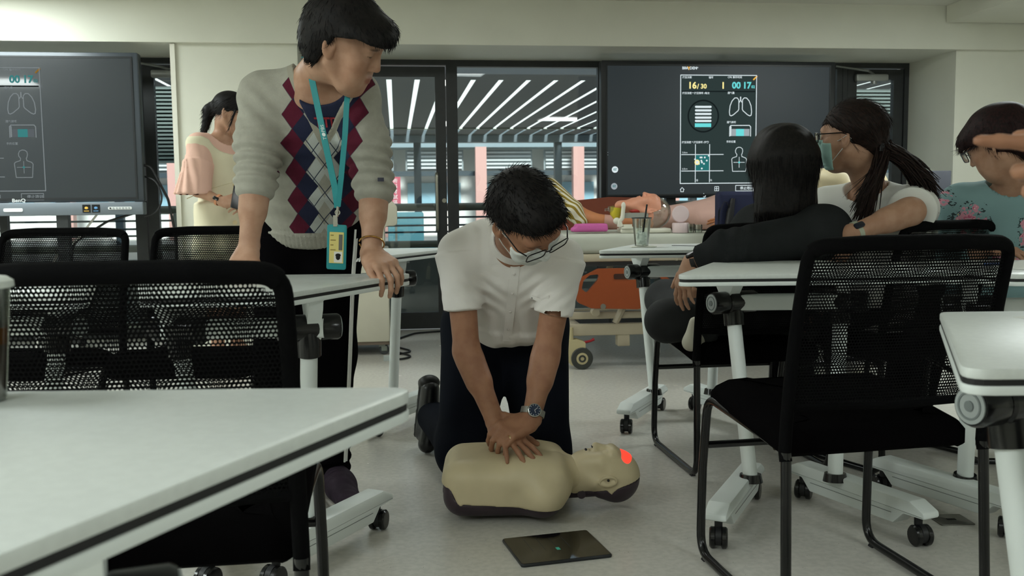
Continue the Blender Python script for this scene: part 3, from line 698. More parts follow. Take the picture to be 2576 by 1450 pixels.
# ================================================================== the two interactive displays
bez = M('display_bezel', '3A4046', .35, .2); bezb = M('display_bezel_black', '1C1F22', .35)
def scr(name, e):
    m = M(name, '0B0E11', .32 if 'left' in name else .4, spec=.5, coat=.5 if 'left' in name else 0); m.node_tree.nodes['Principled BSDF'].inputs['Coat Roughness'].default_value = .04; b = m.node_tree.nodes['Principled BSDF']; b.inputs['Emission Color'].default_value = lin('2A3236') + (1,); b.inputs['Emission Strength'].default_value = e; return m
def display(u0, u1, z0, z1, n, label, bezm, e, left):
    t = thing('interactive_display', label, 'display'); t.matrix_world = WM
    W = lambda x, y, z: (x, z, y)
    obj('housing', MB().prism(rect(u0, u1, z0, z1, .012), n, n + .07, .004, A=W), bezm, t)
    s0, s1, t0, t1 = u0 + .045, u1 - .048, z0 + .028, z1 - .036
    sc = obj('screen', MB().box(s0, s1, n - .0015, n + .01, t0, t1), scr('lcd_left' if left else 'lcd_right', e), t, 0)
    for a, b, c, d in ((s0 - .012, s0, t0 - .012, t1 + .012), (s1, s1 + .012, t0 - .012, t1 + .012), (s0, s1, t1, t1 + .012), (s0, s1, t0 - .012, t0)): obj('inner_bezel', MB().box(a, b, n - .004, n, c, d), bezb, t, 0)
    k = .30 if left else 1.0; ux0 = u0 + .57; uz1 = z1 - .098; S = .555 / 782
    wh = emis('ui_white%d' % left, 'DCE9EC', 1.0 * k); cy = emis('ui_cyan%d' % left, '6FE0E0', .95 * k); ye = emis('ui_yellow%d' % left, 'FFF0A0', 1.0 * k); gr = emis('ui_grey%d' % left, 'AEB9BF', .8 * k)
    te = emis('ui_teal%d' % left, '2F7C7C', .8 * k); dk = emis('ui_dark%d' % left, '1B2324', .8 * k); pn = scr('lcd_left_panel', .8) if left else emis('ui_panel0', '33403F', .85); og = emis('ui_orange%d' % left, 'F0B54A', 1 * k)
    P = lambda x, y, dn=.003: (ux0 + (x - 98) * S, n - dn, uz1 - (y - 180) * S)
    lay = {m: MB() for m in ('wh', 'cy', 'ye', 'gr', 'te', 'dk', 'pn', 'og')}
    def line(m, pts, wd=7, cl=False, dn=.0035):
        q = [P(x, y, dn) for x, y in pts] + ([P(*pts[0], dn)] if cl else [])
        for a, b in zip(q[:-1], q[1:]):
            v = Vector((b[0] - a[0], 0, b[2] - a[2])); 
            if v.length < 1e-7: continue
            v.normalize(); e_ = wd * S / 2; nn = Vector((-v.z, 0, v.x)) * e_; a_ = Vector(a) - v * e_ * .5; b_ = Vector(b) + v * e_ * .5
            lay[m].add([a_ - nn, b_ - nn, b_ + nn, a_ + nn], [(0, 1, 2, 3)])
    def fill(m, x0, x1, y0, y1, dn=.0030): lay[m].add([P(x0, y0, dn), P(x1, y0, dn), P(x1, y1, dn), P(x0, y1, dn)], [(3, 2, 1, 0)])
    def disc(m, x, y, r, dn=.004, nseg=20): lay[m].add([P(x + r * math.cos(2*PI*i/nseg), y + r * math.sin(2*PI*i/nseg), dn) for i in range(nseg)], [tuple(range(nseg))])
    def txt(m, s, x, y, cap, bold=0, al='LEFT', dn=.0035): addtext(lay[m], s, cap * S / .70, lambda a, b: (P(x, y)[0] + a, n - dn, P(x, y)[2] + b), al, bold * S)
    fill('pn', 98, 880, 180, 1250, .0022); fill('dk', 110, 868, 333, 345, .0026)
    line('wh', [(98, 180), (880, 180), (880, 1250), (98, 1250)], 8, True)
    txt('wh', 'BR', 112, 124, 26, 1); txt('wh', 'A', 150, 124, 26, 1); txt('og', 'Y', 168, 128, 30, 2); txt('wh', 'DEN', 189, 124, 26, 1); txt('wh', '™', 246, 124, 24)
    line('og', [(848, 222), (884, 188)], 14)
    for s_, x, y in (('按压次数', 115, 211), ('循环', 385, 211), ('CPR 事件时间', 580, 208), ('按压深度 * 按压频率 /每次', 115, 365), ('通气量', 580, 362), ('通气频率', 575, 652), ('按压深度 * 按压频率 /趋势', 112, 850), ('手的位置', 572, 845)): txt('wh', s_, x, y, 17, .4)
    txt('ye', '16', 172, 310, 62, 3); txt('ye', '/', 266, 312, 46, 2); txt('ye', '30', 302, 310, 44, 2); txt('ye', '1', 512, 310, 62, 3)
    txt('cy', '00', 626, 308, 62, 3); txt('cy', "'", 704, 290, 40); txt('cy', '17', 736, 308, 62, 3); txt('cy', '"', 808, 280, 34); txt('cy', '02', 826, 305, 26, 1)
    ring = [(332 + 155 * math.cos(2*PI*i/48), 583 + 155 * math.sin(2*PI*i/48)) for i in range(48)]; line('dk', ring, 15, True)
    for y in (491, 526, 561, 597, 630): fill('wh', 256, 406, y - 10, y + 11, .004); disc('wh', 256, y, 10.5); disc('wh', 406, y, 10.5)
    fill('cy', 245, 413, 654, 691, .0042)
    lung = [(696, 420), (680, 402), (655, 403), (628, 432), (608, 480), (601, 540), (606, 574), (620, 580), (645, 568), (668, 548), (690, 530), (698, 515), (698, 440)]
    line('wh', lung, 8, True); line('wh', [(1433 - x, y) for x, y in lung], 8, True); fill('wh', 711, 722, 390, 425); line('wh', [(716, 422), (704, 445)], 8); line('wh', [(716, 422), (729, 445)], 8)
    line('wh', [(606, 782), (606, 690), (618, 675), (812, 675), (824, 690), (824, 782)], 8); fill('wh', 612, 624, 684, 780); fill('gr', 626, 672, 710, 780); fill('cy', 672, 755, 710, 780); fill('gr', 755, 812, 710, 780)
    fill('te', 253, 400, 963, 1125, .0028)
    for y in (963, 1126): line('wh', [(110, y), (543, y)], 7)
    for x in (253, 400): line('wh', [(x, 862), (x, 1238)], 7)
    for x, y, r in ((305, 992, 9), (318, 992, 9), (350, 992, 9), (390, 975, 8), (371, 1023, 9), (315, 1024, 9), (321, 1040, 10), (342, 1055, 9), (320, 1102, 9), (250, 1010, 9), (290, 1055, 9)): disc('wh', x, y, r)
    disc('ye', 271, 1040, 27, .0042); disc('wh', 271, 1040, 16, .0046)
    for s_, x, y in (('5.0cm', 117, 950), ('6.0cm', 117, 1112), ('慢', 260, 1228), ('快', 405, 1228)): txt('wh', s_, x, y, 16)
    hd = [(680, 985), (684, 965), (670, 945), (668, 925), (678, 902), (700, 892), (722, 894), (740, 908), (744, 930), (738, 955), (732, 965), (736, 985), (775, 1000), (786, 1015), (776, 1132), (640, 1132), (630, 1010), (640, 998)]
    line('wh', hd, 6, True); line('wh', [(650, 1043), (765, 1043)], 5); line('wh', [(708, 990), (708, 1095)], 5); disc('cy', 708, 1043, 10)
    line('wh', [(98, 1312), (118, 1290), (140, 1312)], 6); line('wh', [(104, 1312), (104, 1332), (132, 1332), (132, 1312)], 6)
    line('wh', [(456, 1284), (497, 1284), (497, 1326), (456, 1326)], 5, True); line('wh', [(476, 1284), (476, 1326)], 5); line('wh', [(456, 1305), (497, 1305)], 5)
    line('wh', [(674, 1274), (860, 1274), (860, 1330), (674, 1330)], 6, True); txt('wh', '停止培训', 720, 1314, 24, .5)
    line('wh', [(338, 1362), (356, 1362), (362, 1374), (354, 1386), (340, 1386)], 6); line('wh', [(344, 1352), (335, 1362), (344, 1371)], 6)
    line('wh', [(474, 1356), (464, 1370), (464, 1384)], 6); line('wh', [(590, 1378), (592, 1362), (616, 1362)], 6); line('wh', [(598, 1352), (618, 1352)], 6)
    if not left:
        for x, y in ((-568, 1107), (-576, 1272)): disc('wh' if y < 1200 else 'gr', x, y, 32); txt('te', 'EZ', x, y + 8, 20, 1, 'CENTER', .006)
        line('gr', [(-648, 930), (-640, 938), (-648, 946)], 5); line('gr', [(-648, 955), (-640, 963), (-648, 971)], 5)
    for m_, mt in (('pn', pn), ('dk', dk), ('te', te), ('gr', gr), ('wh', wh), ('cy', cy), ('ye', ye), ('og', og)):
        q = lay[m_]; me = bpy.data.meshes.new('print'); me.from_pydata([tuple(v) for v in q.v], [], q.f); obj('screen_graphics', me, mt, sc, 0)['kind'] = 'stuff'
    return t
disR = display(.587, 2.303, .955, 1.915, -.45, 'wall of screen with bright training chart beside the patient bed', bezb, .7, 0)
disR['label'] = 'black framed display showing a bright training chart above the bed'
disL = display(-4.156, -2.44, .967, 1.897, -.75, 'grey framed display with washed out chart and button bar below', bez, .8, 1)
bar = obj('speaker_bar', MB().prism(rect(-4.156, -2.44, .884, .965, .01), -.775, -.69, .006, A=lambda x, y, z: (x, z, y)), M('speaker_bar_grey', '6E767E', .4, .3), disL)
tb = MB(); addtext(tb, 'BenQ', .030, lambda x, y: (-3.235 + x * 1.15, -.7555, .9705 + y), bold=.0006); obj('brand_lettering', tb, M('brand_silver', 'C8CCCC', .4), disL, 0)
obj('usb_flap', MB().prism(rect(-3.28, -3.165, .910, .932, .010), -.779, -.774, A=lambda x, y, z: (x, z, y)), M('flap_white', 'D9DCDC', .4), bar)
for x, c in ((-2.785, 'E0B048'), (-2.728, '5C8FC0')):
    st = obj('sticker', MB().box(x - .024, x + .024, -.7775, -.774, .900, .950), M('sticker_black', '101012', .3), bar, 0)
    obj('sticker_print', MB().ell((x, -.778, .929), (.011, .001, .008), 12).box(x - .015, x + .015, -.7785, -.777, .908, .912), M('sticker_' + c, c, .4), bar)
bt = obj('button_strip', MB().prism(rect(-2.655, -2.51, .917, .935, .009), -.778, -.774, A=lambda x, y, z: (x, z, y)), M('flap_white', 'D9DCDC', .4), bar)
for k in range(7): obj('button', MB().cyl((-2.64 + k * .019, -.779, .926), (-2.64 + k * .019, -.7815, .926), .0055, n=12), M('button_dark', '2A2C2E', .4) if k == 0 else M('button_grey', '9AA0A2', .3), bar)
# mobile stands: columns, shelf and spread feet
def stand(t, u, n, ztop):
    sm = M('stand_grey', '4A4D50', .4, .5)
    for s in (-.33, .33): obj('stand_column', MB().box(u + s - .035, u + s + .035, n + .08, n + .14, .09, ztop), sm, t, 0)
    obj('mount_plate', MB().box(u - .4, u + .4, n + .07, n + .085, ztop - .45, ztop - .1), sm, t, 0)
    for s in (-.33, .33):
        ft = obj('stand_foot', MB().box(u + s - .03, u + s + .03, n - .22, n + .38, .055, .10), sm, t, 0)
        for y in (n - .19, n + .35): obj('caster', MB().cyl((u + s - .02, y, .028), (u + s + .02, y, .028), .028), blkm, ft)
stand(disL, -3.3, -.75, 1.7); stand(disR, 1.445, -.45, 1.7)
# cables hanging by the left display
def cable(name, label, pts, r, m, cat='cable'):
    q = fillet(pts, .12, 6); o = obj(name, MB().tube(q, r, 7), m, None); tag(o, label, cat); return o
ck = M('cable_black', '141416', .5)
cable('power_cable', 'thick black cable curving down beside the left display', [wpt(-2.46, -.71, 1.20), wpt(-2.40, -.715, 1.19), wpt(-2.30, -.715, .98), wpt(-2.26, -.71, .72), wpt(-2.27, -.70, .3), wpt(-2.35, -.72, .012), wpt(-2.5, -.78, .012)], .0085, ck)
cable('display_cable', 'thin black looped cable with a ferrite bead beside the left display', [wpt(-2.455, -.70, 1.13), wpt(-2.36, -.74, 1.10), wpt(-2.325, -.745, .98), wpt(-2.37, -.74, .89), wpt(-2.455, -.70, .87)], .006, ck)
cable('white_cable', 'white cable slanting down under the left display', [wpt(-2.78, -.575, .89), wpt(-2.9, -.575, .74), wpt(-3.05, -.575, .62), wpt(-3.18, -.575, .3), wpt(-3.2, -.575, .01)], .007, M('cable_white', 'D8D6CE', .5))
cable('black_wall_cable', 'black cable sagging under the left display towards the pillar', [wpt(-2.52, -.58, .90), wpt(-2.72, -.58, .84), wpt(-2.95, -.56, .70), wpt(-3.0, -.56, .01)], .008, ck)
# ================================================================== resuscitation manikin on the floor
beige = M('manikin_skin', 'CDBE9C', .42, noise=(14, .06), spec=.4); plum = M('manikin_base', '3A2E36', .45, noise=(30, .12)); hole = M('hole_dark', '141214', .6)
def manikin(root, light=True):
    """local: x from waist to crown, z up; meshes in the root's frame"""
    def torso(o):
        F = Fld(.05)
        F.add(f_box((-.035, 0, .095), (.165 + o, .148 + o, .083 + o), .06), .01); F.add(f_ell((.03, 0, .122), (.15 + o, .15 + o, .056 + o)), .03)
        for s in (-1, 1):
            F.add(f_ell((.055, s*.072, .152), (.078 + o, .068 + o, .028 + o)), .03); F.add(f_rc((.118, s*.10, .100), (.10, s*.135, .075), .058 + o, .052 + o), .05); F.add(f_rc((.14, s*.03, .165), (.135, s*.13, .140), .014 + o, .016 + o), .03)
        F.add(f_ell((-.08, 0, .158), (.09 + o, .10 + o, .022 + o)), .03)
        F.sub(f_ell((.165, 0, .235), (.035, .03, .045)), .04)
        F.inter(f_half((0, 0, .0), (0, 0, -1)), .01); return F
    def edge(p): return .056 - .008 * np.sin((p[:, 0] + .05) * 9) * (p[:, 0] > -.14) + .055 * (1 / (1 + np.exp((p[:, 0] + .165) / .006)))
    F = torso(.0035); F.add(f_ecap((.15, 0, .105), (.225, 0, .112), (.052, .050), (.047, .050), (0, 1, 0)), .045); F.post = lambda p, d: np.maximum(d, np.where(p[:, 0] < .165, edge(p), .050) - p[:, 2])
    for s in (-1, 1): F.sub(f_ell((.045, s*.094, .17), (.006, .006, .02)), .002)
    t = obj('torso_skin', F.mesh(.005, 'torso_skin'), beige, root, 0)
    F = torso(0); F.post = lambda p, d: np.maximum(d, p[:, 2] - (edge(p) + .004)); obj('torso_base', F.mesh(.006, 'torso_base'), plum, root, 0)
    for x, y, z in ((.045, -.1525, .120), (.045, .1525, .120)): obj('electrode_stud', MB().ell((x, y, z), (.0075, .006, .0075), 12), hole, root)
    for x, y, z in ((.155, -.125, .098), (-.196, -.09, .09), (-.196, -.03, .09), (-.197, .06, .09)): obj('vent_slot', MB().ell((x, y, z), (.005, .010, .016), 10), hole, root)
    obj('neck_joint', MB().cyl((.17, 0, .066), (.26, 0, .070), .034).cyl((.215, -.036, .052), (.215, .036, .052), .013), plum, root)
    # head: face up, crown along +x
    R = frame((-.13, 0, 1), (1, 0, .13)); c = A3((.292, 0, .107)); S = .86
    F = Fld(.02); P = head(F, c, R, S); F.add(f_ecap(P(0, .0, -.06), P(0, -.005, -.115), (.046, .045), (.044, .046), R[0]), .03)
    cut = lambda p: .058 + (p[:, 0] - .25) * .28
    F.post = lambda p, d: np.maximum(d - .002, cut(p) - p[:, 2] - .03 * np.exp(-(((p[:, 0] - .29) / .02) ** 2)) * (np.abs(p[:, 1]) > .055)); F.sub(f_ell(P(0, .094, -.057), (.012, .012, .004), R), .004)
    fm_ = obj('face_skin', F.mesh(.003, 'face_skin'), beige, root, 0)
    F = Fld(.02); F.add(f_ell(P(0, -.015, .033), A3((.077, .094, .087)) * S, R)); F.add(f_rc(P(0, -.03, -.03), P(0, -.02, -.08), .05 * S, .035 * S)); F.post = lambda p, d: np.maximum(d, p[:, 2] - cut(p)); obj('head_shell', F.mesh(.005, 'head_shell'), plum, root, 0)
    for s in (-1, 1):
        obj('ear', MB().tube([Vector(P(s*(.084 + .004 * math.cos(a)), -.006 + .017 * math.cos(a), -.002 + .029 * math.sin(a))) for a in np.linspace(0, 2*PI, 20)[:-1]], .0042, 8, closed=True), beige, root)
        obj('ear_hole', MB().ell(P(s*.084, -.002, .0), .0042, 8), hole, fm_); obj('nostril', MB().ell(P(s*.0065, .103, -.034), (.003, .003, .003), 8), hole, fm_)
    obj('mouth_opening', MB().ell(P(0, .095, -.058), (.004, .013, .004), 10), hole, fm_)
    if light:
        F = Fld(.01); F.add(f_ell(P(0, -.015, .033), A3((.076, .094, .086)) * S + .0042, R)); F.inter(f_ell(P(0, .068, .075), A3((.068, .05, .028)) * S, R), .006)
        e = M('red_led_glow', 'FF3A2A', .5, emit=1.5); obj('forehead_light', F.mesh(.003, 'forehead_light'), e, root, 0)
mk = thing('training_manikin', 'beige training manikin torso with glowing red forehead under the pressing hands', 'manikin', (-.012, 2.85, 0), .02)
manikin(mk)
mk2 = thing('training_manikin', 'beige training manikin lying on the white cart behind the masked woman', 'manikin', (1.60, 5.02, .905), .15); manikin(mk2, False)
# ================================================================== tablet on the floor
tb_ = thing('tablet', 'black tablet lying on the floor in front of the manikin', 'tablet', (.111, 2.503, 0), .268)
obj('case', MB().prism(rect(-.125, .125, -.10, .10, .010), .0, .009, .003), M('tablet_dark_metal', '3B3D40', .3, .7), tb_)
ts = obj('glass', MB().prism(rect(-.122, .122, -.097, .097, .008), .0088, .0096), M('tablet_glass', '08080A', .06, spec=.7), tb_)
tg = MB().box(-.005, .005, -.028, -.010, .0097, .0099); obj('status_bar', tg, emis('tablet_green', '3E8A72', .7), ts, 0)
for k in range(4): obj('chart_line', MB().box(-.07 + k * .035, -.0695 + k * .035, -.02, .07, .0097, .0098), emis('tablet_grey', '5A6064', .25), ts, 0)
# ================================================================== hospital bed, placed along the window wall
bedm = M('bed_beige_steel', 'B9AE97', .4, noise=(8, .05)); orng = M('bed_orange_plastic', '9A4A24', .42, noise=(6, .08)); brn = M('bed_brown_panel', '7A3C28', .45, noise=(6, .1)); sheet = M('bed_sheet', 'BDBFB3', .85, noise=(5, .04), bump=(30, .2))
bed = thing('hospital_bed', 'beige hospital bed with orange rails carrying training models', 'bed', (.335, 5.307, 0), .10)
F = Fld(.02); F.add(f_box((.90, .42, .70), (.97, .44, .055), .03)); F.post = lambda p, d: d + .003 * wr(p * A3((1, 1, 2.2)), 16, 2)
obj('mattress', F.mesh(.014, 'mattress'), sheet, bed, 0)
obj('deck_frame', MB().rbox(-.06, 1.88, -.015, .85, .60, .645, .01), bedm, bed); obj('deck_shadow_gap', MB().box(-.05, 1.87, 0, .84, .575, .60), M('bed_dark_steel', '3A3A3A', .5), bed, 0)
pl = obj('deck_joint', MB().rbox(.585, .60, -.02, -.012, .60, .645, .003), bedm, bed)
obj('deck_screw', MB().cyl((.63, -.016, .622), (.63, -.021, .622), .010), M('brushed_steel', 'A9A79C', .3, .9), bed)
# orange side rail hanging below the deck
out = rpoly([(.02, .38), (.10, .345), (.36, .335), (.50, .37), (.56, .44), (.545, .50), (.44, .565), (.14, .565), (.05, .52), (.015, .45)], .03, 4)
def plate(out, holes, y0, y1, mat, name):
    bm = bmesh.new(); loops = [out] + holes; ed = []
    for lp in loops:
        v = [bm.verts.new((x, 0, z)) for x, z in lp]; ed += [bm.edges.new((v[i], v[(i+1) % len(v)])) for i in range(len(v))]
    bmesh.ops.triangle_fill(bm, edges=ed, use_beauty=True); g = bmesh.ops.extrude_face_region(bm, geom=bm.faces[:]); bmesh.ops.translate(bm, vec=(0, y1 - y0, 0), verts=[e for e in g['geom'] if isinstance(e, bmesh.types.BMVert)])
    bmesh.ops.translate(bm, vec=(0, y0, 0), verts=bm.verts[:]); bmesh.ops.recalc_face_normals(bm, faces=bm.faces[:]); me = bpy.data.meshes.new(name); bm.to_mesh(me); bm.free()
    o = obj(name, me, mat, bed, 30); b = o.modifiers.new('round', 'BEVEL'); b.width = .006; b.segments = 2; b.limit_method = 'ANGLE'; b.angle_limit = .6; return o
h1 = rpoly([(.045, .455), (.075, .43), (.135, .50), (.145, .535), (.09, .53), (.055, .50)], .015, 4); h2 = rpoly([(.43, .445), (.49, .44), (.525, .475), (.48, .52), (.42, .535), (.41, .50)], .015, 4)
plate(out, [h1[::-1], h2[::-1]], -.055, -.025, orng, 'side_rail')
obj('rail_grip_slot', MB().prism(rect(.225, .315, .505, .535, .01), -.058, -.05, A=lambda x, y, z: (x, z, y)), M('slot_dark_brown', '3A1E12', .6), bed); obj('rail_bolt', MB().cyl((.165, -.052, .355), (.165, -.062, .355), .015), M('brushed_steel', 'A9A79C', .3, .9), bed)
# head panel rising behind
ho = rpoly([(.05, .62), (.82, .62), (.82, .90), (.70, .955), (.40, .965), (.18, .945), (.08, .90), (.05, .84)], .04, 5); hh = rpoly([(.12, .83), (.215, .82), (.235, .875), (.17, .905), (.12, .89)], .02, 4)
plate(ho, [hh[::-1]], .90, .93, brn, 'head_panel')
for y in (.02, .80):
    obj('base_rail', MB().rbox(-.02, 1.8, y - .025, y + .025, .185, .25, .006), bedm, bed)
    obj('lift_arm', MB().tube([(.25, y, .25), (.42, y, .60)], .02, 8), bedm, bed)
obj('under_rail', MB().rbox(-.02, 1.8, .02, .06, .275, .315, .006), bedm, bed); obj('under_rail_dark', MB().box(-.02, 1.8, .3, .34, .26, .285), M('bed_dark_steel', '3A3A3A', .5), bed, 0)
obj('foot_block', MB().rbox(.26, .33, .0, .07, .12, .19, .006), bedm, bed); obj('cross_beam', MB().rbox(.0, .06, .02, .80, .19, .245, .006), bedm, bed)
obj('rail_hinge', MB().cyl((.13, -.03, .318), (.13, .03, .318), .022), bedm, bed)
for x, y in ((.02, .0), (1.72, .0), (.02, .82), (1.72, .82)):
    c = obj('caster', MB().prism(rpoly([(-.065, .155), (.0, .165), (.045, .15), (.045, .10), (.075, .035), (.03, .015), (-.03, .03), (-.06, .10)], .012), -.028, .028, .006, A=lambda a, b, d, x=x, y=y: (x + a, y + d, b)).cyl((x - .03, y, .16), (x - .03, y, .235), .016), M('caster_cream', 'C9BC93', .4), bed)
    for s in (-1, 1):
        obj('wheel', MB().lathe([(.028, .024), (.058, .024), (.0615, .028), (.0615, .036), (.058, .04), (.028, .04)], 28, (x + .03, y, .0615), (0, s, 0), closed=True), M('tyre_grey', '3D3F3B', .6), c)
        obj('hub', MB().lathe([(0, .03), (.048, .03), (.048, .038), (.026, .041), (0, .041)], 24, (x + .03, y, .0615), (0, s, 0)), M('caster_cream', 'C9BC93', .4), c)
        obj('hub_ring', MB().lathe([(.011, .040), (.021, .040), (.021, .043), (.011, .043)], 20, (x + .03, y, .0615), (0, s, 0), closed=True), M('tyre_grey', '3D3F3B', .6), c)
    obj('brake_lever', MB().tube([(x + .04, y, .145), (x + .085, y, .155), (x + .105, y, .165)], [.008, .007, .009], 8), M('lever_red', 'A8252E', .4), c)
BZ = .755
# ------------------------------------------------------------------ things on the bed
flesh = M('model_flesh', 'D9967A', .45, noise=(20, .06)); clear = glassmat('clear_plastic', (.90, .93, .90), .3, .08); wpl = M('white_plastic', 'DCDACB', .4); gown = M('pink_gown', 'CFA79B', .85, noise=(9, .06), bump=(60, .3))
aw = thing('airway_trainer', 'flesh coloured airway training head with clear skull on a white board', 'training model', (at(1600, 590, 5.5).x, 5.5, BZ), .0)
X = lambda px, py: (at(px, py, 5.5).x - aw.location.x, at(px, py, 5.5).z - BZ)
obj('base_board', MB().rbox(-.10, .19, -.09, .10, 0, .026, .012), wpl, aw); obj('base_foot', MB().cyl((-.06, -.06, .026), (-.06, -.06, .036), .045).cyl((-.06, -.06, .036), (-.06, -.06, .05), .03), wpl, aw)
R = frame((-.12, 0, 1), (1, 0, .12)); c = A3((.080, .0, .128)); F = Fld(.02); P = head(F, c, R, .95)
F.add(f_ecap(P(0, .02, -.06), (-.085, 0, .16), (.045, .040), (.062, .022), R[0]), .03); F.add(f_rc((-.03, 0, .15), (-.10, 0, .155), .03, .02), .03)
F.post = lambda p, d: np.maximum(d, np.maximum(.085 + (p[:, 0]) * .35 - p[:, 2], p[:, 0] - .135 - .0 * p[:, 2]) + .0)
F2 = Fld(.02); F2.ops = F.ops; obj('face_mask', F.mesh(.0035, 'face_mask'), flesh, aw, 0)
obj('ear', MB().ell((.075, -.068, .098), (.017, .010, .030), 14).ell((.070, -.070, .085), (.010, .008, .016), 10), flesh, aw)
F = Fld(.02); F.add(f_ell((.115, 0, .115), (.085, .07, .088))); F.add(f_rc((.10, 0, .06), (.05, 0, .05), .045, .04)); obj('clear_skull', F.mesh(.006, 'clear_skull'), clear, aw, 0)
obj('jaw_bar', MB().box(-.075, .06, -.075, -.069, .085, .115).cyl((-.045, -.074, .102), (-.045, -.077, .102), .004, n=8), M('bar_grey', '9A9C94', .4), aw, 0); obj('red_tongue', MB().ell((.0, -.04, .125), (.045, .02, .016), 14), M('red_rubber', 'A53028', .4), aw)
obj('clamp', MB().tube([(-.10, -.075, .04), (-.105, -.08, .07), (-.088, -.08, .085), (-.082, -.08, .15)], [.018, .014, .012, .012], 10).ell((-.082, -.08, .155), (.013, .013, .022), 12).ell((-.118, -.075, .07), (.022, .015, .02), 12), wpl, aw)
obj('yellow_valve', MB().tube([(-.12, -.05, .145), (-.125, -.05, .11), (-.115, -.05, .075)], [.032, .030, .014], 14), M('valve_yellow', 'CDBB33', .4), aw); obj('valve_port', MB().cyl((-.165, -.06, .135), (-.13, -.06, .14), .017).cyl((-.185, -.06, .133), (-.165, -.06, .135), .008), clear, aw)
pt = thing('patient_mannequin', 'patient mannequin in a pale pink gown lying on the bed', 'mannequin', (1.42, 5.95, BZ), .10)
F = Fld(.05); F.add(f_ecap((-.50, 0, .07), (-.1, 0, .11), (.15, .07), (.19, .10), (0, 1, 0))); F.add(f_ecap((-.1, 0, .11), (.45, 0, .125), (.19, .10), (.19, .12), (0, 1, 0))); F.add(f_rc((-.3, -.17, .06), (.05, -.22, .055), .055, .05)); F.post = lambda p, d: np.maximum(d + .006 * wr(p * A3((2.2, 1, 1)), 18, 4), -p[:, 2])
obj('gown', F.mesh(.009, 'gown'), gown, pt, 0)
F = Fld(.03); F.add(f_ecap((-.45, 0, .06), (.4, 0, .10), (.12, .055), (.15, .08), (0, 1, 0))); F.add(f_rc((.0, -.24, .055), (-.02, -.30, .055), .036, .032)); F.add(f_rc((-.02, -.30, .055), (-.14, -.38, .05), .032, .026)); hand(F, (-.15, -.385, .05), (-1, -.1, .12), (0, -.5, .85), 1, [(.3, .2, .15)] * 4, s=.95); F.add(f_ell((.55, 0, .10), (.10, .08, .09)))
obj('body', F.mesh(.005, 'body'), M('mannequin_orange_flesh', 'C98458', .5, noise=(20, .06)), pt, 0)
ar = thing('injection_arm', 'flesh arm model in a mustard striped sleeve on a pink towel', 'training model', (.36, 5.73, BZ), .1)
F = Fld(.03); F.add(f_rc((-.02, 0, .17), (.10, -.05, .075), .036, .042)); F.add(f_rc((.10, -.05, .075), (.30, -.08, .05), .042, .036)); F.add(f_rc((.30, -.08, .05), (.44, -.10, .045), .036, .036)); obj('arm', F.mesh(.006, 'arm'), M('mannequin_orange_flesh', 'C98458', .5, noise=(20, .06)), ar, 0)
obj('wrist_band', MB().tube([(.185, -.067, .064), (.30, -.084, .052)], [.041, .039], 20, caps=False), M('band_pink', 'C79A8C', .5), ar)
F = Fld(.03); F.add(f_ecap((-.13, 0, .27), (.0, -.045, .13), (.07, .055), (.085, .055), (0, 1, 0))); F.add(f_ecap((.0, -.045, .13), (.05, -.06, .06), (.085, .055), (.08, .04), (0, 1, 0))); F.post = lambda p, d: d + .004 * wr(p, 30, 3)
stm = M('striped_cotton', 'D9D4C0', .85); nt = stm.node_tree; b = nt.nodes['Principled BSDF']; tc = nt.nodes.new('ShaderNodeTexCoord'); wv = nt.nodes.new('ShaderNodeTexWave'); wv.inputs['Scale'].default_value = 13; wv.inputs['Distortion'].default_value = .6; wv.bands_direction = 'DIAGONAL'
cr = nt.nodes.new('ShaderNodeValToRGB'); cr.color_ramp.interpolation = 'CONSTANT'; cr.color_ramp.elements[0].color = lin('8A7424') + (1,); cr.color_ramp.elements[1].position = .5; cr.color_ramp.elements[1].color = lin('D9D4C0') + (1,)
nt.links.new(tc.outputs['Object'], wv.inputs[0]); nt.links.new(wv.outputs['Fac'], cr.inputs[0]); nt.links.new(cr.outputs[0], b.inputs['Base Color']); obj('striped_sleeve', F.mesh(.006, 'striped_sleeve'), stm, ar, 0)
F = Fld(.02); F.add(f_box((0, 0, .022), (.10, .055, .012), .010)); F.add(f_box((.01, 0, .044), (.09, .05, .012), .010)); F.post = lambda p, d: np.maximum(d + .002 * wr(p, 60, 2), -p[:, 2]); tw = obj('towel', F.mesh(.005, 'towel'), M('pink_towel', 'C561A0', .95, bump=(300, .6)), None, 0)
tag(tw, 'folded bright pink towel under the striped arm model', 'towel'); tw.location = (at(1482, 580, 5.45).x, 5.45, BZ); tw.rotation_euler = (0, 0, .1)
jr = thing('powder_jar', 'round pale pink jar with raised lid on the bed', 'jar', (at(1712, 590, 5.42).x, 5.42, BZ)); jm = M('jar_pink', 'D8C3C4', .4)
obj('pot', MB().lathe([(0, 0), (.046, 0), (.048, .004), (.048, .052), (.045, .056), (0, .056)], 32), jm, jr); obj('lid', MB().lathe([(0, 0), (.047, 0), (.049, .004), (.049, .012), (.045, .016), (0, .016)], 32, (0, .012, .104), (0, -1, .12)), jm, jr)
for i, (px, h, lb) in enumerate(((1737, .05, 'small clear cup beside the pink jar'), (1757, .045, 'small clear cup next to the mannequin hand'))):
    sc_ = obj('small_cup', MB().lathe([(.020, 0), (.024, h), (.0225, h), (.0185, .002)], 20, closed=True), clear, None); tag(sc_, lb, 'cup'); sc_.location = (at(px, 588, 5.40).x, 5.40, BZ)
nv = thing('tote_bag', 'navy tote bag with black straps standing on the bed', 'bag', (at(1848, 590, 5.38).x, 5.38, BZ), .06); nvm = M('navy_cloth', '1E2340', .85, bump=(200, .3))
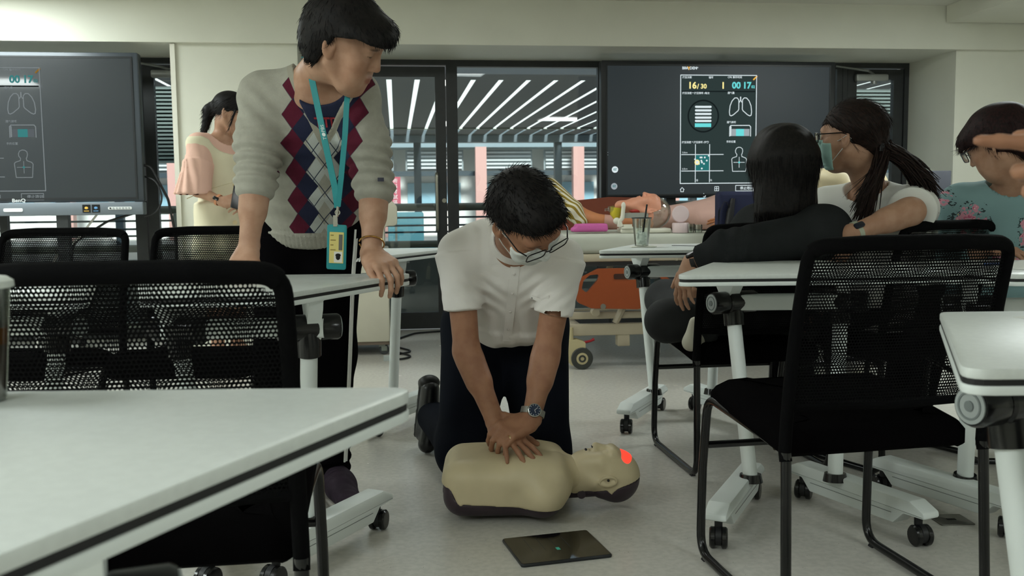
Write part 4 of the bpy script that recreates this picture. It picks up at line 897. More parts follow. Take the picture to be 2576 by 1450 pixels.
F = Fld(.02); F.add(f_box((.02, 0, .115), (.125, .055, .115), .025)); F.post = lambda p, d: np.maximum(d + .004 * wr(p, 22, 6), -p[:, 2]); obj('bag_body', F.mesh(.007, 'bag_body'), nvm, nv, 0)
for y in (-.06, -.03): obj('strap', MB().strip(fillet([(-.105, y, .005), (-.105, y - .01, .12), (-.075, y - .012, .19), (-.045, y - .012, .12), (-.075, y, .01)], .04), (.004, .012, 0), .003), blkm, nv)
obj('strap_pad', MB().tube([(-.06, -.062, .01), (-.045, -.066, .11), (-.03, -.065, .19)], [.02, .022, .012], 10), blkm, nv)
# ================================================================== drink cup, tissue, on the desk by the bed
cup = thing('iced_drink_cup', 'clear plastic cup with ice and black straw on the desk by the bed', 'cup', (.552, 4.05, .7435)); c0 = cup.location
obj('cup_wall', MB().lathe([(.028, .001), (.040, .118), (.0425, .120), (.0425, .123), (.038, .122), (.0265, .004), (0, .004), (0, .001)], 32), clear, cup)
obj('rim', MB().lathe([(.040, .119), (.0435, .119), (.0435, .123), (.040, .123)], 32, closed=True), M('cup_rim_dark', '3A4347', .3), cup)
F = Fld(.008)
for i in range(7): a = i * 2.4; F.add(f_box((.011 * math.cos(a), .011 * math.sin(a), .016 + .007 * i), (.011, .010, .009), .003, frame((math.cos(a), math.sin(a), .3), (0, .2, 1))))
obj('ice', F.mesh(.003, 'ice'), M('ice_white', 'E8EFEC', .2, alpha=1, spec=.6), cup, 0); obj('straw', MB().cyl((.002, 0, .030), (.022, -.004, .178), .0038, n=10), blkm, cup)
F = Fld(.006); F.add(f_box((0, 0, .0022), (.050, .036, .0018), .001)); F.add(f_box((.012, .006, .003), (.048, .030, .0016), .001, frame((.3, 1, 0), (0, 0, 1)))); F.post = lambda p, d: d + .0006 * wr(p, 80); ti = obj('paper_napkin', F.mesh(.0022, 'paper_napkin'), M('napkin_white', 'DADAD0', .9), None, 0); tag(ti, 'white paper napkin under the iced drink cup', 'napkin'); ti.location = (.555, 4.05, .740)
sl = obj('straw_wrapper', MB().box(-.07, .07, -.004, .004, 0, .002), blkm, None, 0); tag(sl, 'thin dark strip lying on the desk by the iced cup', 'strip'); sl.location = (.76, 4.12, .7401); sl.rotation_euler = (0, 0, -.5)
# papers and pen
pp = obj('booklet', MB().prism(rect(-.10, .10, -.07, .07), 0, .004).add([(-.1, -.07, .004), (0, -.07, .016), (.1, -.07, .004), (-.1, .07, .004), (0, .07, .016), (.1, .07, .004)], [(0, 1, 4, 3), (1, 2, 5, 4)]), M('paper_white', 'DCDDD8', .8), None, 0); tag(pp, 'open white booklet on the desk before the floral blouse', 'booklet'); pp.location = (1.46, 2.62, .7405); pp.rotation_euler = (0, 0, .3)
pn_ = obj('pen', MB().cyl((-.06, 0, .005), (.05, 0, .005), .0042, n=10).cyl((.05, 0, .005), (.066, 0, .005), .0042, .0008, n=10), M('pen_blue', '3C5A9A', .3), None); tag(pn_, 'blue pen lying beside the open booklet', 'pen'); pn_.location = (1.40, 2.73, .7405); pn_.rotation_euler = (0, 0, .4)
ps = obj('paper_sheet', MB().box(-.10, .10, -.07, .07, 0, .0008), M('paper_white', 'DCDDD8', .8), None, 0); tag(ps, 'loose white paper sheet on the desk under the pointing hand', 'paper'); ps.location = (.93, 1.50, .7402); ps.rotation_euler = (0, 0, .25)
# ================================================================== mobile lectern, floor cable, floor outlet, cart and monitor
lc = thing('mobile_lectern', 'cream steel lectern on casters with slotted side behind the sweater woman', 'lectern', (-1.02, 6.02, 0), .12); lcm = M('lectern_cream', 'C9C5B4', .45, noise=(10, .03))
obj('body', MB().rbox(-.24, .24, -.2, .24, .085, .66, .01), lcm, lc); obj('top_housing', MB().prism(rpoly([(-.26, .66), (.22, .66), (.22, .80), (.30, .80), (.30, .92), (.26, .965), (-.26, .965)], .03), -.23, .22, .008, A=lambda x, y, z: (x, z, y)), lcm, lc)
for j, z in enumerate((.60, .47)):
    for k in range(12): obj('vent_slot', MB().box(-.20 + k * .033, -.196 + k * .033, -.2015, -.1995, z - (.005 if j == 0 else .055), z + .005), hole, lc, 0)
obj('base_strip', MB().box(-.235, .235, -.19, .235, .066, .088), M('lectern_base_brown', '6A5C50', .6), lc, 0)
for x in (-.19, .19):
    for y in (-.15, .19):
        cs = obj('caster', MB().box(x - .02, x + .02, y - .022, y + .022, .052, .068).box(x - .004, x + .03, y - .02, y - .015, .025, .055), alu2, lc, 0); obj('wheel', MB().lathe([(0, -.012), (.026, -.012), (.031, -.006), (.031, .006), (.026, .012), (0, .012)], 20, (x + .012, y, .031), (0, 1, 0)), M('wheel_grey', '45484A', .5), cs)
cable('floor_cable', 'black cable looping on the floor beside the lectern', [(-.80, 5.95, .10), (-.74, 5.93, .012), (-.60, 5.75, .007), (-.70, 5.62, .007), (-.76, 5.80, .007), (-.62, 5.95, .007), (-.72, 6.10, .007), (-.80, 6.25, .007)], .006, ck)
cable('skirting_cable', 'black cable running along the foot of the window', [(-.82, 6.42, .008), (-.70, 6.80, .008), (-.45, 6.92, .008), (.2, 6.98, .008)], .007, ck)
fo = thing('floor_outlet', 'square steel floor outlet plate under the right desks', 'floor outlet', (1.27, 2.705, 0), .05); obj('plate', MB().rbox(-.05, .05, -.045, .045, 0, .003, .004, .001), M('outlet_steel', '6E6C66', .4, .7), fo); obj('lid_slot', MB().box(-.012, .014, -.006, .006, .003, .0042), hole, fo, 0)
ct = thing('equipment_cart', 'white equipment cart behind the masked woman', 'cart', (1.9, 5.06, 0), .12); wc_ = M('cart_white', 'C9CBC6', .4)
obj('top_shelf', MB().rbox(-.42, .20, -.25, .25, .86, .905, .02), wc_, ct); obj('lower_shelf', MB().rbox(-.40, .18, -.23, .23, .30, .33, .02), wc_, ct)
for x in (-.38, .16):
    for y in (-.21, .21): obj('leg', MB().cyl((x, y, .03), (x, y, .86), .015), alu2, ct); obj('wheel', MB().cyl((x - .012, y, .025), (x + .012, y, .025), .025), blkm, ct)
for k in range(3): obj('drawer_front', MB().rbox(-.36, -.02, -.245, -.235, .55 + k * .10, .64 + k * .10, .006), wc_, ct)
mn = thing('monitor', 'dark grey monitor back standing on the white table by the right pillar', 'monitor', (2.40, 5.45, .80), .1); obj('panel', MB().prism(rect(-.14, .10, .03, .29, .006), -.012, .012, .003, A=lambda x, y, z: (x, z, y)), M('monitor_grey', '4A4C54', .4), mn); obj('stand', MB().rbox(-.10, .06, -.06, .06, 0, .012, .01).box(-.04, 0, -.008, .008, .012, .05), blkm, mn)
wt = thing('side_table', 'plain white table by the right pillar carrying the monitor', 'table', (2.62, 5.55, 0), .1); obj('table_top', MB().rbox(-.35, .6, -.3, .3, .77, .80, .01), wc_, wt)
for x in (-.32, .57):
    for y in (-.27, .27): obj('leg', MB().cyl((x, y, 0), (x, y, .77), .018), alu2, wt)
tc_ = thing('tea_cup', 'plastic cup of brown tea with pale lid on the empty front desk', 'cup', (-.549, .95, .74))
obj('cup_wall', MB().lathe([(0, .001), (.034, .001), (.043, .118), (.0415, .118), (.033, .003), (0, .003)], 28), clear, tc_); obj('tea', MB().lathe([(0, .004), (.0325, .004), (.0385, .075), (0, .075)], 28), M('brown_tea', '5A3A1E', .15), tc_)
obj('lid', MB().lathe([(0, .126), (.040, .126), (.046, .122), (.0465, .116), (.044, .115), (.043, .119), (0, .121)], 28), M('lid_pale', 'C9CEC8', .4), tc_)
# ================================================================== people
def V3(p): return A3((p.x, p.y, p.z)) if isinstance(p, Vector) else A3(p)
def pt_(px, py, Y): return V3(at(px, py, Y))
class NX:
    """tiny node arithmetic"""
    def __init__(s, nt, k): s.nt = nt; s.k = k
    def _m(s, op, *a):
        n = s.nt.nodes.new('ShaderNodeMath'); n.operation = op
        for i, v in enumerate(a):
            if isinstance(v, NX): s.nt.links.new(v.k, n.inputs[i])
            else: n.inputs[i].default_value = v
        return NX(s.nt, n.outputs[0])
    def __add__(s, o): return s._m('ADD', s, o)
    def __sub__(s, o): return s._m('SUBTRACT', s, o)
    def __rsub__(s, o): return s._m('SUBTRACT', o, s)
    def __mul__(s, o): return s._m('MULTIPLY', s, o)
    def lt(s, o): return s._m('LESS_THAN', s, o)
    def gt(s, o): return s._m('GREATER_THAN', s, o)
    def abs(s): return s._m('ABSOLUTE', s)
    def pp(s, q): return s._m('PINGPONG', s, q)
    def div(s, o): return s._m('DIVIDE', s, o)
    def mod(s, o): return s._m('FLOORED_MODULO', s, o)
def obj_xyz(nt):
    tc = nt.nodes.new('ShaderNodeTexCoord'); sx = nt.nodes.new('ShaderNodeSeparateXYZ'); nt.links.new(tc.outputs['Object'], sx.inputs[0]); return [NX(nt, o) for o in sx.outputs], tc
def layer(nt, base, mask, c):
    mx = nt.nodes.new('ShaderNodeMix'); mx.data_type = 'RGBA'; nt.links.new(base, mx.inputs[6]); mx.inputs[7].default_value = lin(c) + (1,); nt.links.new(mask.k, mx.inputs[0]); return mx.outputs[2]
def project(F, x, z, y0, y1=.5, step=.004):
    """first surface point going +y from y0"""
    ys = np.arange(y0, y0 + y1, step, dtype=np.float32); P = np.stack([np.full_like(ys, x), ys, np.full_like(ys, z)], 1); d = F.ev(P); i = np.argmax(d < .0015)
    return float(ys[i]) if (d < .0015).any() else None
def torso(F, J, g=0, k=.04):
    S = A3(J['sR']) - A3(J['sL']); pel, mid, ch = A3(J['pel']), A3(J['mid']), A3(J['chest']); w = J.get('w', 1.0)
    F.add(f_ecap(pel, mid, ((.155 + g) * w, .105 + g), ((.135 + g) * w, .095 + g), S), k); F.add(f_ecap(mid, ch, ((.135 + g) * w, .095 + g), ((.150 + g) * w, .105 + g), S), k)
    for s in ('sL', 'sR'): F.add(f_rc(A3(J[s]) * .80 + ch * .2, A3(J['neck']) * .6 + ch * .4, .048 + g, .060 + g), k)
    F.add(f_rc(J['sL'], J['sR'], .050 + g, .050 + g), k)
def limb(F, a, b, c, r0, r1, r2, g=0, k=.02):
    F.add(f_rc(a, b, r0 + g, r1 + g), k); F.add(f_rc(b, c, r1 * 1.03 + g, r2 + g), k)
def leg(F, h, kn, a, t, g=0, k=.03):
    limb(F, h, kn, a, .082, .056, .036, g, k); kn = A3(kn); a = A3(a); F.add(f_rc(kn * .75 + a * .25, kn * .5 + a * .5, .054 + g, .050 + g), k)
    if t is not None: F.add(f_rc(a, t, .036, .028), .02)
def neck(F, J, P, r=.052): F.add(f_rc(J['neck'], P(0, -.028, -.055), r * 1.08, r), .03); F.add(f_rc(P(0, -.028, -.055), P(0, -.01, .0), r, r), .03)
def hair(root, F, h, mat, cr, n=1600, L=.045, r=.0010, grav=.5, lift=.25, seed=2, flow=None, name='hair', disp=None, c=None, R=None, s=1, keep=None, parent=None, jit=.12):
    me = F.mesh(h, name); v, nn, q = me_arrays(me); rg = np.random.RandomState(seed); cand = np.arange(len(v))
    if keep is not None: cand = cand[keep(v)]
    i = rg.choice(cand, n); rt = v[i] - nn[i] * .002; no = nn[i]
    def tang(p, no):
        t = (flow(p) if flow else p - A3(cr)) ; t = t / (np.linalg.norm(t, axis=1)[:, None] + 1e-9); t = t - no * (t * no).sum(1)[:, None]; t = t / (np.linalg.norm(t, axis=1)[:, None] + 1e-9); return t + A3((0, 0, -1)) * grav * .6
    d0 = tang(rt, no) + no * lift + rg.normal(size=(n, 3)) * jit
    st = strands(rt, d0, L, r, 6, lambda p, d, t: d + A3((0, 0, -1)) * grav * .18, .10, seed)
    bpy.data.meshes.remove(me); return part(name, np_mesh(name, [(v, q), st]), mat, root, parent)
def hairmat(name, c='0B0A0B', c2='1B1716'):
    m = M(name, c, .58, spec=.22, noise=(120, .3, c2)); b = m.node_tree.nodes['Principled BSDF']; return m
hairblk = hairmat('black_hair'); hairbrn = hairmat('dark_brown_hair', '17100E', '2A1C18'); hairwine = hairmat('auburn_black_hair', '150A0B', '2B1516')
skA = skinmat('skin_warm', 'A0745A', '946850'); skB = skinmat('skin_light', 'B58E76', 'A98068')
blackcloth = M('black_trousers_cloth', '080709', .95, bump=(300, .3), spec=.04); navycloth = M('dark_navy_trousers', '14171F', .85, noise=(6, .2), bump=(300, .3), spec=.05); blackknit = M('charcoal_knit', '2A2C2D', .9, noise=(10, .2), bump=(260, .5), spec=.05)
maskm = M('mask_white', 'D5D8D4', .8); maskg = M('mask_green', '9FC4BC', .8, noise=(8, .04)); frm = M('black_spectacle_frame', '0C0C0D', .3); lens = glassmat('spectacle_lens', (.93, .95, .96), .2)
def spectacles(root, P, R, s, rim=.0016, w=.026, h=.019, y=.108, z=.010, mat=frm, arms=(-1, 1)):
    g = mpart('spectacles', MB().tube([P(-.009, y + .002, z + .006), P(0, y + .005, z + .009), P(.009, y + .002, z + .006)], rim, 6), mat, root)
    for q in (-1, 1):
        pts = rpoly([(-w, -h), (w, -h), (w, h * .9), (-w, h * .9)], .011, 4); lp = [P(q * .035 + a, y - .10 * max(0, abs(q * .035 + a) - .02) , z + b) for a, b in pts]
        mpart('rim', MB().tube(lp, rim, 6, closed=True), mat, root, g); mpart('lens', MB().add(lp, [tuple(range(len(lp)))]), lens, root, g, 0)
        if q in arms: mpart('temple', MB().tube([P(q * .062, y - .008, z + .010), P(q * .076, y - .03, z + .012), P(q * .082, .005, z + .012), P(q * .083, -.015, z + .004), P(q * .080, -.03, -.012)], rim * 1.2, 6), mat, root, g)
    return g
def facemask(root, P, c, R, s, mat, hfun=None, loops=(-1, 1)):
    F = Fld(.02); head(F, c, R, s, ears=(0, 0)); F.ops = [(o, fn, a, b, k) for o, fn, a, b, k in F.ops if o == 0]
    F.post = lambda p, d: mk_cut(p, d)
    def mk_cut(p, d):
        q = (p - c) @ R.T / s; z = q[:, 2]; y = q[:, 1]; top = .004 - .22 * np.abs(q[:, 0]); bot = -.108 + 0 * y
        d = d - .0035 - .004 * np.exp(-((z + .05) / .02) ** 2); d = np.maximum(d, z - top); d = np.maximum(d, bot - z); d = np.maximum(d, .046 - y); return d + .0011 * np.sin((z) * 520) * (np.abs(q[:, 0]) < .05)
    m = part('face_mask', F.mesh(.0034, 'face_mask'), mat, root)
    for q in loops:
        for z in (-.008, -.085): mpart('ear_loop', MB().tube([P(q * .050, .056, z), P(q * .072, .018, z * .55 + .0), P(q * .0835, -.012, .012 if z > -.05 else -.016), P(q * .078, -.026, .0)], .0014, 5), M('loop_white', 'DAD9D4', .7), root, m)
    return m
def wristwatch(root, w, e, n, kind, mats, r=.030, back=.014):
    """band round the forearm just above wrist w (elbow e); n face direction"""
    w, e = A3(w), A3(e); ax = nrm(e - w); c = w + ax * back; n = nrm(A3(n) - ax * (A3(n) @ ax)); b = np.cross(ax, n); t = mpart('watch_band', MB().strip([Vector(c + (n * math.cos(a) * r * .82 + b * math.sin(a) * r)) for a in np.linspace(0, 2 * PI, 25)], tuple(ax * (.019 if kind == 'round' else .016)), .003), mats[0], root)
    f = c + n * (r * .82 + .002)
    if kind == 'round':
        mpart('watch_case', MB().lathe([(0, -.004), (.020, -.004), (.0215, 0), (.0205, .005), (.0185, .0065), (0, .0065)], 28, f, n), M('watch_steel', 'B4B4B0', .22, .95), root, t); mpart('watch_dial', MB().lathe([(0, .0066), (.0178, .0066), (.0178, .0072), (0, .0072)], 28, f, n), mats[1], root, t)
        for k in range(12): a = k * PI / 6; v = ax * math.cos(a) + b * math.sin(a); mpart('hour_mark', MB().cyl(f + n * .0074 + v * .0135, f + n * .0074 + v * .0165, .0007, n=5), M('mark_white', 'E4E6E6', .3), root, t)
        for a, l in ((.7, .012), (2.6, .009)): v = ax * math.cos(a) + b * math.sin(a); mpart('watch_hand', MB().cyl(f + n * .0078, f + n * .0078 + v * l, .0006, n=5), M('mark_white', 'E4E6E6', .3), root, t)
    else:
        R3 = Matrix((Vector(b), Vector(ax), Vector(n))).transposed().to_4x4(); R3.translation = Vector(f); mpart('watch_body', MB(R3).prism(rect(-.010, .010, -.018, .018, .008), -.003, .006, .002), mats[1], root, t)
    return t
# ------------------------------------------------------------------ kneeling man in a white short-sleeved shirt
ma = thing('person', 'kneeling man in white short-sleeved shirt pressing on the manikin chest', 'person', (-.02, 3.2, 0))
c = A3((.039, 2.625, .888)); R = frame((.50, -.36, -.78), (.16, -.83, .53)); S = 1.06
JM = dict(pel=(-.03, 3.36, .52), mid=(-.02, 3.20, .64), chest=(-.005, 3.02, .755), neck=(.01, 2.88, .815), sL=(-.165, 2.95, .785), sR=(.160, 2.93, .765), w=1.05)
eL, wL = pt_(1174, 885, 2.92), pt_(1250, 1070, 2.85); eR, wR = pt_(1374, 890, 2.92), pt_(1336, 1056, 2.83)
F = Fld(.02); P = head(F, c, R, S); torso(F, JM); neck(F, JM, P, .056); limb(F, JM['sL'], eL, wL, .047, .040, .0275); limb(F, JM['sR'], eR, wR, .047, .040, .0275)
for e, w_ in ((eL, wL), (eR, wR)): F.add(f_rc(e * .85 + w_ * .15, e * .6 + w_ * .4, .041, .039), .02)
kL, kR, aL, aR = (-.165, 3.20, .062), (.095, 3.18, .062), (-.305, 3.55, .13), (.14, 3.56, .13); hL, hR = (-.13, 3.36, .48), (.08, 3.36, .48)
leg(F, hL, kL, aL, (-.33, 3.55, .04)); leg(F, hR, kR, aR, (.15, 3.56, .04))
hand(F, wL, pt_(1312, 1131, 2.765) - wL, (.25, -.45, .85), -1, [(.02, .12, .12), (.02, .15, .12), (.05, .15, .12), (.1, .2, .15)], (.12, 0, -.12, -.45), ((.55, .8, -.3), (.7, .65, -.35)), 1.02)
hand(F, wR, pt_(1264, 1090, 2.785) - wR, (-.25, -.62, .74), 1, [(.55, .75, .4), (.6, .75, .4), (.6, .7, .35), (.5, .55, .3)], (.12, .04, -.05, -.14), ((.62, .72, .1), (.85, .45, -.1)), 1.02)
part('body', F.mesh(.0036, 'body', col=face_col(c, R, S)), skA, ma)
F = Fld(.045); S_ = A3(JM['sR']) - A3(JM['sL'])
F.add(f_ecap((-.03, 3.33, .545), (-.015, 3.17, .67), (.176, .115), (.168, .115), S_)); F.add(f_ecap((-.015, 3.17, .67), (0, 3.0, .77), (.168, .115), (.172, .105), S_)); F.add(f_rc(JM['sL'], JM['sR'], .062, .062), .05); F.add(f_ell((.0, 2.97, .83), (.13, .09, .055)), .06)
F.add(f_ecap((0, 2.99, .70), (-.01, 3.12, .53), (.150, .075), (.125, .07), S_), .05); F.add(f_ecap((-.01, 3.12, .53), (-.015, 3.14, .475), (.125, .07), (.085, .05), S_, .02), .04); F.add(f_ecap((-.14, 3.20, .60), (-.15, 3.24, .52), (.06, .07), (.045, .06), S_), .04)
for s_, e_ in ((JM['sL'], eL), (JM['sR'], eR)):
    s_ = A3(s_); v = e_ - s_; F.add(f_ecap(s_ + v * .02, s_ + v * .58, (.064, .066), (.060, .066), (1, 0, 0), .006), .035)
SH = F
def mwr(p, d):
    d = d + .0035 * wr(p * A3((1.1, .8, .8)), 13, 1) + fold(p, (-.11, 2.95, .66), (.6, 0, .8), .035, .075, 2, .006) + fold(p, (.11, 2.93, .65), (-.6, 0, .8), .035, .07, 3, .006) + fold(p, (-.06, 2.9, .84), (1, .3, 0), .04, .06, 4, .004) + fold(p, (0, 3.08, .56), (1, 0, .1), .06, .11, 5, .005)
    return np.maximum(d, -(np.sqrt(((p - A3((.018, 2.865, .83))) ** 2).sum(1)) - .062))
F.post = mwr; F.inter(f_half((0, 3.12, .462), (.1, -.25, -1)), .01)
shm = M('white_shirt_cloth', 'E4E0DB', .8, noise=(4, .03), bump=(350, .25)); sh = part('shirt', F.mesh(.005, 'shirt'), shm, ma)
# collar, placket, buttons, pocket
nk = A3((.012, 2.89, .815)); ax = nrm(A3(P(0, -.02, -.05)) - A3((0, 2.97, .80))); sd = nrm(np.cross(ax, A3((0, 0, 1)))); up_ = np.cross(sd, ax)
ring = [nk + ax * .026 + (sd * math.sin(a) * .073 - up_ * math.cos(a) * .066) for a in np.linspace(-2.6, 2.6, 30)]
mpart('collar', MB().strip([Vector(p) for p in ring], [tuple(ax * .034 - nrm(p - nk) * .012) for p in ring], .004), shm, ma, sh)
pk = []
for i in range(14):
    t = i / 13; x = .012 - .03 * t; z = .76 - .27 * t; y = project(SH, x, z, 2.6)
    if y: pk.append((x, y - .002, z))
if len(pk) > 3:
    mpart('placket', MB().strip(pk, (.028, 0, 0), .003), shm, ma, sh)
    for q in pk[2::3]: mpart('button', MB().ell((q[0], q[1] - .002, q[2]), (.0045, .002, .0045), 10), M('button_pearl', 'C9C3BC', .3), ma, sh)
pq = [(x, project(SH, x, z, 2.6), z) for x, z in ((.060, .645), (.085, .637), (.112, .650))]
if all(q[1] for q in pq): mpart('pocket_edge', MB().strip([(a, b - .004, d_) for a, b, d_ in pq], (0, -.004, .010), .004), shm, ma, sh); mpart('pocket_mark', MB().box(pq[0][0], pq[0][0] + .012, pq[0][1] - .009, pq[0][1] - .005, .640, .645), M('mark_dark', '333338', .5), ma, sh, 0)
F = Fld(.05); F.add(f_ecap((-.135, 3.37, .50), (.085, 3.37, .50), (.10, .115), (.10, .115), (0, 1, 0)))
for h_, k_, a_ in ((hL, kL, aL), (hR, kR, aR)):
    k_ = A3(k_); F.add(f_rc(A3(h_) + A3((0, 0, .02)), k_ + A3((0, 0, .025)), .118, .095), .05); F.add(f_rc(k_ + A3((0, 0, .03)), a_, .088, .058), .05)
F.post = lambda p, d: np.maximum(d + .005 * wr(p, 17, 7), .004 - p[:, 2]); part('trousers', F.mesh(.007, 'trousers'), navycloth, ma)
for a_, x0 in ((aL, -.335), (aR, .155)):
    a_ = A3(a_); F = Fld(.02); F.add(f_ecap(a_ + A3((-.01, .03, .10)), a_ + A3((-.025, .02, -.07)), (.036, .036), (.045, .040), (1, 0, 0))); F.add(f_rc(a_, a_ + A3((-.02, -.035, -.095)), .04, .034)); F.post = lambda p, d: np.maximum(d, .002 - p[:, 2]); so = part('shoe', F.mesh(.006, 'shoe'), M('black_leather', '17171A', .3), ma)
    F = Fld(.01); F.add(f_ecap(a_ + A3((-.02, .065, .125)), a_ + A3((-.035, .05, -.085)), (.036, .012), (.046, .012), (1, 0, 0))); F.add(f_ecap(a_ + A3((-.012, .04, .125)), a_ + A3((-.018, .055, .12)), (.040, .030), (.040, .03), (1, 0, 0)), .01); F.post = lambda p, d: np.maximum(d, .001 - p[:, 2]); part('sole', F.mesh(.006, 'sole'), M('sole_dark', '0C0C0C', .5), ma, so)
spectacles(ma, P, R, S, .0017, .027, .020); facemask(ma, P, c, R, S, maskm)
F = Fld(.02); hp = lambda x, y, z: c + S * (A3((x, y, z)) @ R); F.add(f_ell(hp(0, -.02, .042), A3((.088, .108, .092)) * S, R)); F.add(f_ell(hp(0, .045, .10), A3((.065, .05, .035)) * S, R), .03); F.add(f_ell(hp(0, -.075, -.02), A3((.068, .045, .06)) * S, R), .03)
def hc_man(p, d):
    q = (p - c) @ R.T / S; y, z = q[:, 1], q[:, 2]; zb = np.where(y < -.035, -.072, np.where(y < .03, .012 + (y + .035) * .4, .05 + (y - .03) * .35)); d = d + .0028 * wr(q * A3((70, 70, 45)), 1, 2) + .003 * wr(p, 38, 3); return np.maximum(d, (zb - z) * .8)
F.post = hc_man; hair(ma, F, .0045, hairblk, hp(0, -.06, .11), 2600, .024, .0011, .1, .45, 4, flow=lambda p: (p - hp(0, -.10, .06)), jit=.3)
wristwatch(ma, wR, eR, (.12, -.9, .35), 'round', (M('steel_mesh_band', '9A9A94', .3, .9, bump=(500, .6)), M('watch_blue_dial', '1E2C44', .15)), .036, .022)
vR = nrm(pt_(1264, 1090, 2.785) - wR); mpart('finger_ring', MB().lathe([(.0088, -.0022), (.0108, -.0022), (.0108, .0022), (.0088, .0022)], 20, pt_(1281, 1103, 2.775), vR, closed=True), M('ring_gold', 'D9C69A', .2, 1.0), ma)
# ------------------------------------------------------------------ woman in the argyle sweater leaning on the desk
sw = thing('person', 'standing woman in argyle sweater with teal lanyard leaning on a desk', 'person', (-.62, 2.9, 0))
c = A3((-.428, 2.524, 1.350)); R = frame((.88, -.10, -.44), (.40, -.30, .86)); S = 1.03
JS = dict(pel=(-.620, 2.93, .90), mid=(-.600, 2.86, 1.02), chest=(-.570, 2.74, 1.18), neck=(-.530, 2.645, 1.285), sL=(-.692, 2.70, 1.240), sR=(-.425, 2.66, 1.235), w=.93)
eL, wL = pt_(645, 450, 2.62), pt_(625, 628, 2.56); eR, wR = pt_(942, 462, 2.66), pt_(934, 640, 2.60)
F = Fld(.02); P = head(F, c, R, S, nose=.2); torso(F, JS); neck(F, JS, P, .050); limb(F, JS['sL'], eL, wL, .042, .036, .026); limb(F, JS['sR'], eR, wR, .042, .036, .026)
for e, w_ in ((eL, wL), (eR, wR)): F.add(f_rc(e * .85 + w_ * .15, e * .55 + w_ * .45, .038, .036), .02)
hL, hR = (-.695, 2.93, .85), (-.550, 2.93, .85); kL, kR = (-.71, 2.91, .48), (-.565, 2.91, .48); aL, aR = (-.725, 2.95, .09), (-.585, 2.97, .09)
leg(F, hL, kL, aL, (-.745, 2.84, .04)); leg(F, hR, kR, aR, (-.50, 2.84, .04))
hand(F, wR, pt_(985, 678, 2.52) - wR, (.15, -.35, .9), 1, [(.55, .8, .4), (.5, .85, .45), (.45, .85, .45), (.4, .8, .4)], (.10, .03, -.04, -.12), ((.9, .2, -.35), (.95, .1, -.3)), .98)
hand(F, wL, A3((-.06, -.13, -.16)), (-.3, -.6, .5), -1, [(.4, .3, .2)] * 4, thumb=((.6, .75, -.1), (.8, .5, -.1)), s=.98)
def blush(p, q, C, mixc): mixc(np.exp(-(((q[:, 0] - .05) / .03) ** 2 + ((q[:, 1] - .06) / .035) ** 2 + ((q[:, 2] + .03) / .03) ** 2)) * .12, (1.0, .70, .66))
part('body', F.mesh(.0036, 'body', col=face_col(c, R, S, extra=blush)), skB, sw)
# navy tee under the sweater
S_ = A3(JS['sR']) - A3(JS['sL']); F = Fld(.04); torso(F, JS, .008)
F.post = lambda p, d: np.maximum(np.maximum(np.maximum(d, -(np.sqrt(((p - A3((-.515, 2.60, 1.300))) ** 2).sum(1)) - .098)), 1.05 - p[:, 2]), np.maximum(np.abs(p[:, 0] + .547 - (p[:, 2] - .86) * .14) - np.clip((p[:, 2] - 1.118) * .55 + .020, .02, 1), p[:, 1] - 2.74)); TEE = F
te_ = part('tee_shirt', F.mesh(.005, 'tee_shirt'), M('navy_tee', '1C2340', .85, bump=(300, .3)), sw)
tx = MB(); me = textmesh('TTD', .036, 'CENTER', 0, .0008); vs = []
for v in me.vertices:
    x = -.500 + v.co.x * .95; z = 1.146 + v.co.y * 1.0; y = project(TEE, x, z, 2.45); vs.append((x, (y or 2.64) - .003, z))
tx.add(vs, [tuple(p.vertices) for p in me.polygons]); mpart('tee_lettering', tx, M('lettering_red', '9A2B35', .7), sw, te_, 0)
# sweater
zv = 1.118; XC = lambda z: -.547 + (z - .86) * .14
F = Fld(.05); F.add(f_ecap((-.617, 2.92, .87), (-.60, 2.87, 1.0), (.162, .128), (.158, .125), S_, .05)); F.add(f_ecap((-.60, 2.87, 1.0), (-.572, 2.76, 1.165), (.158, .128), (.158, .130), S_)); F.add(f_rc(JS['sL'], JS['sR'], .056, .056), .05)
for s_ in ('sL', 'sR'): F.add(f_rc(A3(JS[s_]) * .8 + A3(JS['chest']) * .2, A3(JS['neck']) + A3((0, .03, -.005)), .060, .055), .05)
F.add(f_ecap((-.62, 2.915, .875), (-.622, 2.925, .835), (.166, .128), (.150, .115), S_, .012), .02)
for s_, e_, w_ in ((JS['sL'], eL, wL), (JS['sR'], eR, wR)):
    s_ = A3(s_); F.add(f_rc(s_, s_ * .45 + e_ * .55, .058, .062), .04); F.add(f_rc(s_ * .45 + e_ * .55, e_ * .92 + w_ * .08, .062, .056), .03); F.add(f_ecap(e_ * .95 + w_ * .05, e_ * .83 + w_ * .17, (.054, .056), (.046, .048), (1, 0, 0), .006), .012)
SWF = F
